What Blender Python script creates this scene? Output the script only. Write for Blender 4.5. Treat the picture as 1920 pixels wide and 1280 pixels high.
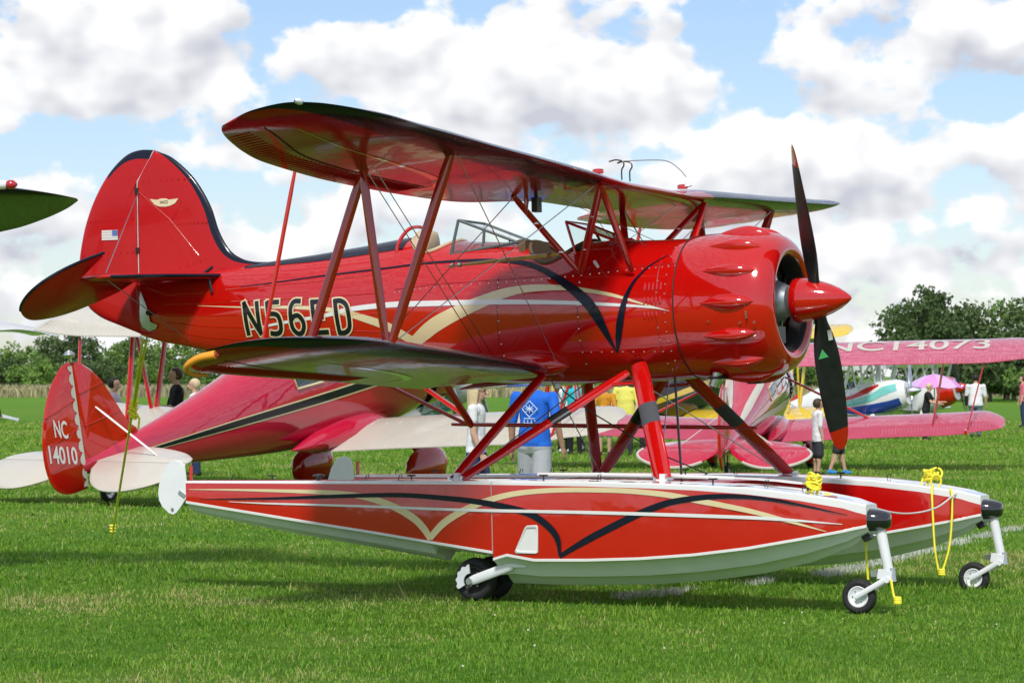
import bpy, bmesh, math, random
import numpy as np
from mathutils import Vector, Matrix
random.seed(7); RNG = np.random.default_rng(11)
R = math.radians
for o in list(bpy.data.objects): bpy.data.objects.remove(o)
S = bpy.context.scene
COL = S.collection

# ------------------------------------------------------------------ camera
CAMZ = 1.735; FPX = 5420.0
cd = bpy.data.cameras.new('camera'); cam = bpy.data.objects.new('camera', cd); COL.objects.link(cam)
cd.sensor_width = 36.0; cd.lens = 36.0*FPX/1920.0; cd.clip_start = 0.5; cd.clip_end = 20000
cam.location = (0, 0, CAMZ); cam.rotation_euler = (R(90)+math.atan(65/FPX), 0, 0)
S.camera = cam
cd.dof.use_dof = True; cd.dof.focus_distance = 22.5; cd.dof.aperture_fstop = 9.0
S.render.resolution_x = 1024; S.render.resolution_y = 682

# ------------------------------------------------------------------ light
SUN_EL, SUN_AZ = R(48), R(189)          # azimuth measured from +Y (view direction) towards +X
sun_dir = Vector((math.sin(SUN_AZ)*math.cos(SUN_EL), math.cos(SUN_AZ)*math.cos(SUN_EL), math.sin(SUN_EL)))
sl = bpy.data.lights.new('sun', 'SUN'); so = bpy.data.objects.new('sun', sl); COL.objects.link(so)
sl.energy = 2.5; sl.angle = R(9); sl.color = (1.0, .955, .89)
so.rotation_euler = sun_dir.to_track_quat('Z', 'Y').to_euler(); so.location = sun_dir*60
S.view_settings.view_transform = 'Standard'; S.view_settings.look = 'None'
S.view_settings.exposure = 0.42; S.view_settings.gamma = 1; S.view_settings.use_curve_mapping = False

# ------------------------------------------------------------------ sky with cumulus
W = bpy.data.worlds.new('World'); W.cycles.sampling_method = 'MANUAL'; W.cycles.sample_map_resolution = 512; S.world = W; W.use_nodes = True
nt = W.node_tree; nt.nodes.clear()
def N(t, kind, **kw):
    n = t.nodes.new(kind)
    for k, v in kw.items(): setattr(n, k, v)
    return n
def mathn(t, op, a, b=None, c=None, clamp=False):
    n = N(t, 'ShaderNodeMath', operation=op); n.use_clamp = clamp
    for i, v in enumerate((a, b, c)):
        if v is None: continue
        if isinstance(v, (int, float)): n.inputs[i].default_value = v
        else: t.links.new(v, n.inputs[i])
    return n.outputs[0]
def vmath(t, op, a, b=None):
    n = N(t, 'ShaderNodeVectorMath', operation=op)
    for i, v in enumerate((a, b)):
        if v is None: continue
        if isinstance(v, tuple): n.inputs[i].default_value = v
        else: t.links.new(v, n.inputs[i])
    return n.outputs['Value'] if op == 'DOT_PRODUCT' else n.outputs[0]

# cloud density as a function of (azimuth, elevation): fractal noise plus the banks of cloud seen here
BLOBS = [ # azimuth, elevation (degrees), radii (degrees), amount
 (-.3, 6.05, 2.7, 1.3, .30), (2.4, 6.0, 1.9, 1.35, .30), (.9, 5.2, 3.2, .7, .16), (5.6, 4.0, 3.0, 1.35, .31), (3.9, 3.5, 1.8, .9, .18), (7.6, 3.75, 1.5, .8, .12),
 (-7.8, 6.6, 3.2, 1.5, .30), (-8.5, 5.6, 2.8, .55, .14), (-3.3, 6.25, 1.8, .9, .22), (-3.2, 4.7, 3.4, .55, .14),
 (6.8, 5.8, 1.9, .8, .12), (9.2, 6.9, 2.4, 1.3, .22), (9.9, 4.3, 1.0, .6, .24), (8.5, 2.5, 2.8, .8, .18),
 (-9.6, 3.0, 1.4, .9, .22), (-5.2, 2.5, 1.6, .6, .20), (-2.2, 3.3, 3.0, .6, .12), (1.8, 4.0, 1.3, .35, .12), (6.2, 1.7, 3.0, .6, .10), (-9, 1.5, 2.5, .5, .10),
 (-3.6, 7.3, 1.7, .5, -.30), (4.3, 6.9, 1.0, 1.2, -.30), (9.4, 5.4, 1.3, .5, -.26), (-9.0, 4.4, 2.2, .55, -.28), (-7.0, 3.8, 1.6, .6, -.22), (3.2, 4.35, .9, .35, -.2),
 (5.0, 5.5, .7, .7, -.16), (8.6, 3.2, .7, .7, -.18), (-5.3, 3.5, 1.1, .6, -.16), (0, 1.0, 14, .5, .05)]
def cloud_group():
    g = bpy.data.node_groups.new('cloud_density', 'ShaderNodeTree')
    g.interface.new_socket('P', in_out='INPUT', socket_type='NodeSocketVector')
    g.interface.new_socket('Detail', in_out='INPUT', socket_type='NodeSocketFloat')
    g.interface.new_socket('D', in_out='OUTPUT', socket_type='NodeSocketFloat')
    g.interface.new_socket('H', in_out='OUTPUT', socket_type='NodeSocketFloat')
    gi = N(g, 'NodeGroupInput'); go = N(g, 'NodeGroupOutput')
    P0 = gi.outputs[0]
    n1 = N(g, 'ShaderNodeTexNoise', noise_dimensions='2D'); n1.inputs['Scale'].default_value = 42; g.links.new(gi.outputs[1], n1.inputs['Detail']); n1.inputs['Roughness'].default_value = .53
    st = vmath(g, 'MULTIPLY', P0, (1, 1.35, 1)); g.links.new(st, n1.inputs['Vector'])
    acc = mathn(g, 'MULTIPLY_ADD', n1.outputs[0], 1.0, .035)
    hacc = 0.0
    for az, el, rx, ry, am in BLOBS:
        d = vmath(g, 'SUBTRACT', P0, (R(az), R(el), 0)); d = vmath(g, 'MULTIPLY', d, (1/R(rx), 1/R(ry), 0))
        q = mathn(g, 'SUBTRACT', 1.0, vmath(g, 'DOT_PRODUCT', d, d), clamp=True)
        acc = mathn(g, 'MULTIPLY_ADD', q, am, acc)
        if am > 0:   # height within the bank: tops bright, bases grey
            sp = N(g, 'ShaderNodeSeparateXYZ'); g.links.new(d, sp.inputs[0]); hacc = mathn(g, 'MULTIPLY_ADD', mathn(g, 'MULTIPLY', q, sp.outputs[1]), am*4, hacc)
    g.links.new(acc, go.inputs[0]); g.links.new(hacc, go.inputs[1])
    return g
CG = cloud_group()
tc = N(nt, 'ShaderNodeTexCoord'); sx = N(nt, 'ShaderNodeSeparateXYZ'); nt.links.new(tc.outputs['Generated'], sx.inputs[0])
az = mathn(nt, 'ARCTAN2', sx.outputs[0], sx.outputs[1]); el = mathn(nt, 'ARCSINE', sx.outputs[2])
cp = N(nt, 'ShaderNodeCombineXYZ'); nt.links.new(az, cp.inputs[0]); nt.links.new(el, cp.inputs[1])
def dens(off, det=6.0):
    g = N(nt, 'ShaderNodeGroup'); g.node_tree = CG; g.inputs[1].default_value = det
    nt.links.new(vmath(nt, 'ADD', cp.outputs[0], off), g.inputs[0]); dens.last = g; return g.outputs[0]
d0 = dens((0, 0, 0), 5.5); hgt = dens.last.outputs[1]
vo = N(nt, 'ShaderNodeTexVoronoi', feature='F1', voronoi_dimensions='2D'); vo.inputs['Scale'].default_value = 95; nt.links.new(vmath(nt, 'MULTIPLY', cp.outputs[0], (1, 1.35, 1)), vo.inputs['Vector'])
d0 = mathn(nt, 'MULTIPLY_ADD', vo.outputs['Distance'], -.13, mathn(nt, 'ADD', d0, .055))
def lownoise(off):
    n = N(nt, 'ShaderNodeTexNoise', noise_dimensions='2D'); n.inputs['Scale'].default_value = 42; n.inputs['Detail'].default_value = 2.2; n.inputs['Roughness'].default_value = .53
    nt.links.new(vmath(nt, 'MULTIPLY', vmath(nt, 'ADD', cp.outputs[0], off), (1, 1.35, 1)), n.inputs['Vector']); return n.outputs[0]
nA = lownoise((.001, -.003, 0)); nB = lownoise((-.004, .014, 0))
def mrange(t, v, a, b, c, d, smooth=False):
    n = N(t, 'ShaderNodeMapRange'); n.interpolation_type = 'SMOOTHSTEP' if smooth else 'LINEAR'
    for i, q in enumerate((a, b, c, d)): n.inputs[i+1].default_value = q
    t.links.new(v, n.inputs[0]); return n.outputs[0]
cover = mrange(nt, d0, .455, .625, 0, 1, True)
grad = mathn(nt, 'MULTIPLY', mathn(nt, 'SUBTRACT', nA, nB), 2.4)
lit = mrange(nt, mathn(nt, 'ADD', grad, mathn(nt, 'MULTIPLY', hgt, 1.25)), -1.0, .42, 0, 1)
cmix = N(nt, 'ShaderNodeMix', data_type='RGBA'); nt.links.new(lit, cmix.inputs[0])
cmix.inputs[6].default_value = (.46, .475, .53, 1); cmix.inputs[7].default_value = (.80, .80, .80, 1)
sky = N(nt, 'ShaderNodeTexSky', sky_type='NISHITA'); sky.sun_disc = False; sky.sun_elevation = SUN_EL; sky.sun_rotation = SUN_AZ
sky.altitude = 200; sky.air_density = 1.0; sky.dust_density = .6; sky.ozone_density = 1.6
skym = N(nt, 'ShaderNodeMix', data_type='RGBA', blend_type='MULTIPLY'); skym.inputs[0].default_value = 1
nt.links.new(sky.outputs[0], skym.inputs[6]); skym.inputs[7].default_value = (.085, .088, .10, 1)
mx = N(nt, 'ShaderNodeMix', data_type='RGBA'); nt.links.new(cover, mx.inputs[0]); nt.links.new(skym.outputs[2], mx.inputs[6]); nt.links.new(cmix.outputs[2], mx.inputs[7])
bg = N(nt, 'ShaderNodeBackground'); bg.inputs[1].default_value = 1.0; nt.links.new(mx.outputs[2], bg.inputs[0])
wo = N(nt, 'ShaderNodeOutputWorld'); nt.links.new(bg.outputs[0], wo.inputs[0])

# ------------------------------------------------------------------ materials
def mat(name, col, rough=.5, metal=0, coat=0, spec=.5, noise=None, bump=None, trans=0, emit=None, alpha=1, noise_scale=8, coat_rough=.03):
    m = bpy.data.materials.new(name); m.use_nodes = True; t = m.node_tree; b = t.nodes['Principled BSDF']
    b.inputs['Base Color'].default_value = (*col, 1); b.inputs['Roughness'].default_value = rough; b.inputs['Metallic'].default_value = metal
    b.inputs['Coat Weight'].default_value = coat; b.inputs['Coat Roughness'].default_value = coat_rough; b.inputs['Specular IOR Level'].default_value = spec
    b.inputs['Transmission Weight'].default_value = trans; b.inputs['Alpha'].default_value = alpha
    if noise or bump:
        co = N(t, 'ShaderNodeTexCoord')
        nz = N(t, 'ShaderNodeTexNoise'); nz.inputs['Scale'].default_value = noise_scale; nz.inputs['Detail'].default_value = 5
        t.links.new(co.outputs['Object'], nz.inputs['Vector'])
        if noise:
            mxn = N(t, 'ShaderNodeMix', data_type='RGBA'); k = noise
            mxn.inputs[6].default_value = (*[c*(1-k) for c in col], 1); mxn.inputs[7].default_value = (*[min(1, c*(1+k)) for c in col], 1)
            t.links.new(nz.outputs[0], mxn.inputs[0]); t.links.new(mxn.outputs[2], b.inputs['Base Color'])
            t.links.new(mrange(t, nz.outputs[0], .3, .7, max(.02, rough*.8), min(1, rough*1.25)), b.inputs['Roughness'])
        if bump:
            bp = N(t, 'ShaderNodeBump'); bp.inputs['Strength'].default_value = bump; bp.inputs['Distance'].default_value = .02
            t.links.new(nz.outputs[0], bp.inputs['Height']); t.links.new(bp.outputs[0], b.inputs['Normal'])
    return m
M = {}
def paint(name, col, rough=.12, wave=.0, coat=1.0, ior=1.62):
    """glossy aircraft enamel with faint orange peel and fabric or sheet unevenness"""
    m = mat(name, col, rough, coat=coat, spec=.25, noise=.06, noise_scale=3); t = m.node_tree; b = t.nodes['Principled BSDF']; b.inputs['Coat IOR'].default_value = ior
    co = N(t, 'ShaderNodeTexCoord'); nz = N(t, 'ShaderNodeTexNoise'); nz.inputs['Scale'].default_value = 4.5; nz.inputs['Detail'].default_value = 2
    t.links.new(co.outputs['Object'], nz.inputs['Vector'])
    bp = N(t, 'ShaderNodeBump'); bp.inputs['Strength'].default_value = .12+wave; bp.inputs['Distance'].default_value = .012
    t.links.new(nz.outputs[0], bp.inputs['Height']); t.links.new(bp.outputs[0], b.inputs['Normal']); t.links.new(bp.outputs[0], b.inputs['Coat Normal'])
    return m
M['red'] = paint('red_enamel', (.50, .004, .003)); M['redfab'] = paint('red_doped_fabric', (.46, .004, .005), .3, .08, .3, 1.45); M['redwing'] = paint('shade_darkened_wing_dope', (.36, .004, .004), .16, .06, .38, 1.4); M['rose'] = paint('rose_sky_sheen_fabric', (.52, .085, .15), .3, .05, 1.0, 1.8); M['crimson'] = paint('red_enamel_sky_tint', (.50, .005, .040), .14, .05, 1.0, 1.75)  # redwing darkened for shaded undersides; last two reds carry painted sky reflection
M['navy'] = paint('navy_enamel', (.004, .006, .018), .25, 0, .35, 1.4); M['cream'] = paint('cream_enamel', (.72, .60, .36)); M['white'] = paint('white_enamel', (.74, .74, .74))
M['hull'] = mat('grey_hull_paint', (.80, .82, .80), .34, noise=.1, noise_scale=5)
M['alu'] = mat('bare_aluminium', (.62, .63, .65), .28, metal=1, noise=.12)
M['steel'] = mat('steel_wire', (.42, .42, .44), .3, metal=1)
M['black'] = mat('black_plastic', (.012, .012, .014), .35)
M['blade'] = mat('black_propeller_paint', (.010, .010, .012), .42, noise=.25, noise_scale=14)
M['rubber'] = mat('tyre_rubber', (.016, .016, .017), .75, noise=.3, noise_scale=30)
M['bumper'] = mat('glossy_black_bumper', (.01, .011, .014), .12, coat=1)
M['leather'] = mat('tan_leather', (.55, .42, .28), .5, noise=.15, bump=.2, noise_scale=20)
M['brown'] = mat('brown_leather', (.13, .075, .035), .55, noise=.3, noise_scale=20)
M['dark'] = mat('dark_interior', (.015, .013, .012), .7)
M['yellow'] = mat('yellow_nylon_rope', (.95, .82, .05), .6, noise=.1, noise_scale=60)
M['wood'] = mat('varnished_wood', (.52, .30, .08), .3, coat=.6, noise=.25, noise_scale=12)
M['glass'] = mat('clear_perspex', (.90, .96, .93), .02, trans=1, spec=.5)
M['amber'] = mat('amber_foam', (.85, .33, .02), .6, noise=.15)
M['glasspane'] = mat('dark_cabin_glass', (.03, .045, .05), .06, coat=1)
M['engine'] = mat('grey_engine_case', (.30, .34, .37), .4, metal=.5, noise=.3, noise_scale=15)
M['whitem'] = mat('matt_white_paint', (.74, .76, .78), .45, noise=.06)
M['green'] = paint('dark_green_enamel', (.012, .06, .03)); M['yel'] = paint('yellow_enamel', (.75, .52, .02)); M['blackp'] = paint('black_enamel', (.008, .009, .014), .2, 0, .6, 1.4)
M['blue'] = paint('blue_enamel', (.02, .05, .34)); M['teal'] = paint('teal_enamel', (.18, .55, .52)); M['ivory'] = paint('ivory_doped_fabric', (.55, .52, .45), .35, 0, .5, 1.45)
M['silver'] = paint('silver_doped_fabric', (.58, .585, .57), .35)
M['navred'] = mat('red_lamp_glass', (.45, .01, .03), .1, coat=1); M['sticker_green'] = mat('green_sticker', (.08, .45, .15), .5); M['flagblue'] = mat('flag_blue', (.10, .16, .42), .4); M['pale'] = mat('pale_sticker', (.7, .68, .66), .4)

# ------------------------------------------------------------------ mesh helpers
class MB:
    def __init__(s): s.v = []; s.f = []; s.m = []
    def add(s, vs, fs, mi=0):
        b = len(s.v); s.v += [tuple(map(float, p)) for p in vs]; s.f += [tuple(b+i for i in f) for f in fs]; s.m += [mi]*len(fs) if isinstance(mi, int) else list(mi); return s
    def box(s, c, d, rot=None, mi=0):
        x, y, z = d[0]/2, d[1]/2, d[2]/2
        vs = [Vector((i*x, j*y, k*z)) for i in (-1, 1) for j in (-1, 1) for k in (-1, 1)]
        if rot is not None: vs = [rot @ p for p in vs]
        vs = [p+Vector(c) for p in vs]
        return s.add(vs, [(0, 1, 3, 2), (4, 6, 7, 5), (0, 4, 5, 1), (2, 3, 7, 6), (0, 2, 6, 4), (1, 5, 7, 3)], mi)
    def loft(s, rings, closed=True, cap=True, mi=0, mfun=None, loop=False):
        n = len(rings[0]); vs = [p for r in rings for p in r]; fs = []; ms = []
        K = len(rings)
        for i in range(K if loop else K-1):
            i2 = (i+1) % K
            for j in range(n if closed else n-1):
                k = (j+1) % n; fs.append((i*n+j, i*n+k, i2*n+k, i2*n+j)); ms.append(mfun(i, j) if mfun else mi)
        if cap and not loop:
            fs.append(tuple(range(n-1, -1, -1))); fs.append(tuple((K-1)*n+j for j in range(n))); ms += [mi, mi]
        keep = [i for i, q in enumerate(ms) if q is not None and q >= 0]
        return s.add(vs, [fs[i] for i in keep], [ms[i] for i in keep])
    def tube(s, pts, r, n=8, mi=0, cap=True):
        pts = [Vector(p) for p in pts]; rs = r if isinstance(r, (list, tuple)) else [r]*len(pts)
        rings = []; up = None
        for i, p in enumerate(pts):
            d = (pts[min(i+1, len(pts)-1)]-pts[max(i-1, 0)]).normalized()
            if up is None: up = Vector((0, 0, 1)) if abs(d.z) < .9 else Vector((1, 0, 0))
            a = d.cross(up).normalized(); b = a.cross(d).normalized(); up = b
            rings.append([p+(a*math.cos(t)+b*math.sin(t))*rs[i] for t in [2*math.pi*k/n for k in range(n)]])
        return s.loft(rings, True, cap, mi)
    def lathe(s, prof, n=32, axis='x', c=(0, 0, 0), mi=0, mfun=None, cap=False):
        rings = []
        for a, r in prof:
            ring = []
            for k in range(n):
                t = 2*math.pi*k/n; u, w = r*math.cos(t), r*math.sin(t)
                ring.append(Vector(c)+Vector({'x': (a, u, w), 'y': (u, a, w), 'z': (u, w, a)}[axis]))
            rings.append(ring)
        return s.loft(rings, True, cap, mi, mfun)
    def strut(s, p0, p1, chord, thick, fwd=(1, 0, 0), n=10, mi=0, taper=.0):
        p0, p1 = Vector(p0), Vector(p1); d = (p1-p0).normalized(); f = Vector(fwd); f = (f-d*f.dot(d)).normalized(); g = d.cross(f)
        rings = []
        for t, k in ((0, 1-taper), (.12, 1), (.88, 1), (1, 1-taper)):
            p = p0.lerp(p1, t); rings.append([p+f*(chord/2*math.cos(a)*k)+g*(thick/2*math.sin(a)*k) for a in [2*math.pi*i/n for i in range(n)]])
        return s.loft(rings, True, True, mi)
    def plate(s, pts, th, nrm, mi=0, inset=.0):
        """closed outline (3-D points in one plane) given thickness th along nrm"""
        nrm = Vector(nrm).normalized()*(th/2); P3 = [Vector(p) for p in pts]; n = len(P3); c = sum(P3, Vector())/n
        rings = [[p.lerp(c, inset)+nrm for p in P3], [p+nrm*.2 for p in P3], [p-nrm*.2 for p in P3], [p.lerp(c, inset)-nrm for p in P3]]
        return s.loft(rings, True, True, mi)
    def build(s, name, mats, parent=None, smooth=38):
        me = bpy.data.meshes.new(name); me.from_pydata(s.v, [], s.f)
        for m in (mats if isinstance(mats, (list, tuple)) else [mats]): me.materials.append(M[m] if isinstance(m, str) else m)
        if any(s.m): me.polygons.foreach_set('material_index', s.m)
        bm = bmesh.new(); bm.from_mesh(me); bmesh.ops.recalc_face_normals(bm, faces=bm.faces); bm.to_mesh(me); bm.free()
        if smooth:
            me.polygons.foreach_set('use_smooth', [True]*len(me.polygons)); me.set_sharp_from_angle(angle=R(smooth))
        me.update(); return link(name, me, parent)
def link(name, me, parent=None):
    o = bpy.data.objects.new(name, me); COL.objects.link(o)
    if parent: o.parent = parent
    return o
def tag(o, label, cat, group=None):
    o['label'] = label; o['category'] = cat
    if group: o['group'] = group
    return o
def empty(name, loc=(0, 0, 0), rot=(0, 0, 0)):
    o = bpy.data.objects.new(name, None); o.empty_display_size = .2; COL.objects.link(o); o.location = loc; o.rotation_euler = rot; return o
def struct(o): o['kind'] = 'structure'; return o
def stuff(o): o['kind'] = 'stuff'; return o
def tube(name, pts, r, m, parent=None, n=8): return MB().tube(pts, r, n).build(name, m, parent)
def strut(name, p0, p1, c, t, m, parent=None, fwd=(1, 0, 0), taper=.25): return MB().strut(p0, p1, c, t, fwd, taper=taper).build(name, m, parent)
def ip(x, xs, ys): return float(np.interp(x, xs, ys))
def spline(pts, n=8):
    """Catmull-Rom through points of any dimension"""
    p = np.array(pts, float); p = np.vstack([2*p[0]-p[1], p, 2*p[-1]-p[-2]]); out = []
    for i in range(1, len(p)-2):
        for k in range(n):
            t = k/n; a, b, c, d = p[i-1], p[i], p[i+1], p[i+2]
            out.append(.5*(2*b+(c-a)*t+(2*a-5*b+4*c-d)*t*t+(3*b-a-3*c+d)*t**3))
    out.append(p[-2]); return np.array(out)
def copy_tree(o, parent=None):
    c = o.copy(); COL.objects.link(c); c.parent = parent
    for ch in o.children: copy_tree(ch, c)
    return c
def text_mesh(txt, size, offset=0.0, sx=1.0, shear=0.0):
    cu = bpy.data.curves.new('lettering', 'FONT'); cu.body = txt; cu.size = size; cu.offset = offset; cu.shear = shear; cu.resolution_u = 4
    ob = bpy.data.objects.new('lettering', cu); COL.objects.link(ob); bpy.context.view_layer.update()
    me = bpy.data.meshes.new_from_object(ob.evaluated_get(bpy.context.evaluated_depsgraph_get()))
    bpy.data.objects.remove(ob); bm = bmesh.new(); bm.from_mesh(me); bmesh.ops.triangulate(bm, faces=bm.faces)
    bmesh.ops.subdivide_edges(bm, edges=[e for e in bm.edges if e.calc_length() > size*.12], cuts=2, use_grid_fill=True); bmesh.ops.triangulate(bm, faces=bm.faces)
    vs = [(v.co.x*sx, v.co.y) for v in bm.verts]; fs = [tuple(v.index for v in f.verts) for f in bm.faces]; bm.free(); bpy.data.meshes.remove(me)
    return vs, fs
def fitted_text(txt, w, h, bold=0.0):
    vs, fs = text_mesh(txt, 1.0, bold); a = np.array(vs); lo, hi = a.min(0), a.max(0)
    return [((x-lo[0])/(hi[0]-lo[0])*w, (y-lo[1])/(hi[1]-lo[1])*h) for x, y in vs], fs
def ribbon(name, cl, widths, surf, m, parent, off=.004, n=6, across=4):
    """paint stripe: centre line in (a, b), full widths, laid on surf(a, b, offset) -> 3-D point"""
    q = spline(cl, n); w = np.interp(np.linspace(0, len(cl)-1, len(q)), range(len(cl)), widths)
    d = np.gradient(q, axis=0); d /= np.maximum(1e-9, np.linalg.norm(d, axis=1))[:, None]; nn = np.stack([-d[:, 1], d[:, 0]], 1)
    rings = [[surf(*(q[i]+nn[i]*w[i]*(k/across-.5)), off) for k in range(across+1)] for i in range(len(q))]
    return MB().loft(rings, False, False).build(name, m, parent)
# ================================================================== ground, grass, treeline
def grass_mat():
    m = bpy.data.materials.new('mown_grass_blades'); m.use_nodes = True; t = m.node_tree; b = t.nodes['Principled BSDF']
    at = N(t, 'ShaderNodeAttribute'); at.attribute_name = 'tint'
    cr = N(t, 'ShaderNodeValToRGB'); t.links.new(at.outputs['Fac'], cr.inputs[0]); e = cr.color_ramp.elements
    e[0].position = 0; e[0].color = (.045, .150, .010, 1); e[1].position = 1; e[1].color = (.46, .44, .17, 1)
    for p, c in ((.35, (.098, .260, .014, 1)), (.7, (.205, .380, .030, 1)), (.9, (.31, .43, .075, 1))): x = e.new(p); x.color = c
    wt = N(t, 'ShaderNodeAttribute'); wt.attribute_name = 'paint'
    mx = N(t, 'ShaderNodeMix', data_type='RGBA'); t.links.new(wt.outputs['Fac'], mx.inputs[0]); t.links.new(cr.outputs[0], mx.inputs[6]); mx.inputs[7].default_value = (.74, .74, .70, 1)
    t.links.new(mx.outputs[2], b.inputs['Base Color']); b.inputs['Roughness'].default_value = .55; b.inputs['Specular IOR Level'].default_value = .3
    tr = N(t, 'ShaderNodeBsdfTranslucent'); t.links.new(mx.outputs[2], tr.inputs[0])
    ms = N(t, 'ShaderNodeMixShader'); ms.inputs[0].default_value = .35; t.links.new(b.outputs[0], ms.inputs[1]); t.links.new(tr.outputs[0], ms.inputs[2])
    t.links.new(ms.outputs[0], t.nodes['Material Output'].inputs[0]); return m
def ground_mat():
    m = bpy.data.materials.new('airfield_turf'); m.use_nodes = True; t = m.node_tree; b = t.nodes['Principled BSDF']
    g = N(t, 'ShaderNodeNewGeometry')
    def nz(scale, det, rough=.6, stretch=(1, 1, 1)):
        n = N(t, 'ShaderNodeTexNoise'); n.inputs['Scale'].default_value = scale; n.inputs['Detail'].default_value = det; n.inputs['Roughness'].default_value = rough
        t.links.new(vmath(t, 'MULTIPLY', g.outputs['Position'], stretch), n.inputs['Vector']); return n.outputs[0]
    fine = nz(9, 6, .75); mid = nz(.5, 4); big = nz(.05, 3, .5, (1, .35, 1))
    f = mathn(t, 'ADD', mathn(t, 'MULTIPLY', fine, .55), mathn(t, 'ADD', mathn(t, 'MULTIPLY', mid, .3), mathn(t, 'MULTIPLY', big, .25)))
    cr = N(t, 'ShaderNodeValToRGB'); t.links.new(f, cr.inputs[0]); e = cr.color_ramp.elements
    e[0].position = .36; e[0].color = (.045, .145, .010, 1); e[1].position = .74; e[1].color = (.20, .32, .045, 1); x = e.new(.54); x.color = (.105, .250, .016, 1)
    t.links.new(cr.outputs[0], b.inputs['Base Color']); b.inputs['Roughness'].default_value = .9; b.inputs['Specular IOR Level'].default_value = .15
    bp = N(t, 'ShaderNodeBump'); bp.inputs['Strength'].default_value = .9; bp.inputs['Distance'].default_value = .12; t.links.new(fine, bp.inputs['Height']); t.links.new(bp.outputs[0], b.inputs['Normal'])
    return m
M['grass'] = grass_mat(); M['turf'] = ground_mat()
gm = MB().add([(-4000, -300, 0), (4000, -300, 0), (4000, 8000, 0), (-4000, 8000, 0)], [(0, 1, 2, 3)])
struct(gm.build('ground', 'turf', smooth=0))

LINE = np.array([(-.35, 21.58), (.2, 21.82), (.7, 22.39), (1.6, 23.39), (2.34, 24.43), (3.06, 25.91), (4.49, 29.66), (5.89, 33.23), (9, 41)])
def line_dist(x, y):
    best = np.full(len(x), 9.)
    for a, b in zip(LINE[:-1], LINE[1:]):
        ab = b-a; t = np.clip(((x-a[0])*ab[0]+(y-a[1])*ab[1])/(ab@ab), 0, 1)
        best = np.minimum(best, np.hypot(x-a[0]-t*ab[0], y-a[1]-t*ab[1]))
    return best
def vnoise(x, y, s, seed):
    g = np.random.default_rng(seed).random((128, 128)); u, v = x*s+40, y*s+40; i, j = np.floor(u).astype(int), np.floor(v).astype(int); a, b = u-i, v-j
    a = a*a*(3-2*a); b = b*b*(3-2*b); q = lambda m, n: g[m % 128, n % 128]
    return (q(i, j)*(1-a)+q(i+1, j)*a)*(1-b)+(q(i, j+1)*(1-a)+q(i+1, j+1)*a)*b
def blades(name, x, y, h, w, lean, tint, paint, m, z0=0, ph=None):
    n = len(x); th = RNG.random(n)*2*np.pi; dx, dy = np.cos(th), np.sin(th); ph = RNG.random(n)*2*np.pi if ph is None else ph; lx, ly = np.cos(ph)*lean*h, np.sin(ph)*lean*h
    v = np.zeros((n, 5, 3), np.float32)
    v[:, 0, 0] = x-dx*w/2; v[:, 0, 1] = y-dy*w/2; v[:, 1, 0] = x+dx*w/2; v[:, 1, 1] = y+dy*w/2; v[:, :2, 2] = z0-.004
    k = .55; mz = h*.62
    v[:, 2, 0] = x+lx*.35+dx*w*k/2; v[:, 2, 1] = y+ly*.35+dy*w*k/2; v[:, 3, 0] = x+lx*.35-dx*w*k/2; v[:, 3, 1] = y+ly*.35-dy*w*k/2; v[:, 2:4, 2] = (z0+mz)[:, None] if np.ndim(mz) else z0+mz
    v[:, 4, 0] = x+lx; v[:, 4, 1] = y+ly; v[:, 4, 2] = z0+h*(1-.35*lean)
    b = (np.arange(n)*5)[:, None]; loops = np.concatenate([b+np.array([[0, 1, 2, 3]]), b+np.array([[3, 2, 4]])], 1).astype(np.int32).ravel()
    me = bpy.data.meshes.new(name); me.vertices.add(n*5); me.vertices.foreach_set('co', v.ravel()); me.loops.add(n*7); me.loops.foreach_set('vertex_index', loops)
    me.polygons.add(n*2); st = (np.arange(n)*7)[:, None]+np.array([[0, 4]]); me.polygons.foreach_set('loop_start', st.astype(np.int32).ravel())
    me.update(calc_edges=True)
    for nm, a in (('tint', tint), ('paint', paint)):
        at = me.attributes.new(nm, 'FLOAT', 'POINT'); at.data.foreach_set('value', np.repeat(a, 5).astype(np.float32))
    me.materials.append(M[m] if isinstance(m, str) else m); return link(name, me)
def scatter(n, d0, d1, margin=1.22):
    D = d0*(d1/d0)**RNG.random(n); x = (RNG.random(n)-.5)*D*.3543*margin+ (RNG.random(n)-.5)*1.5; return x, D
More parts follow.
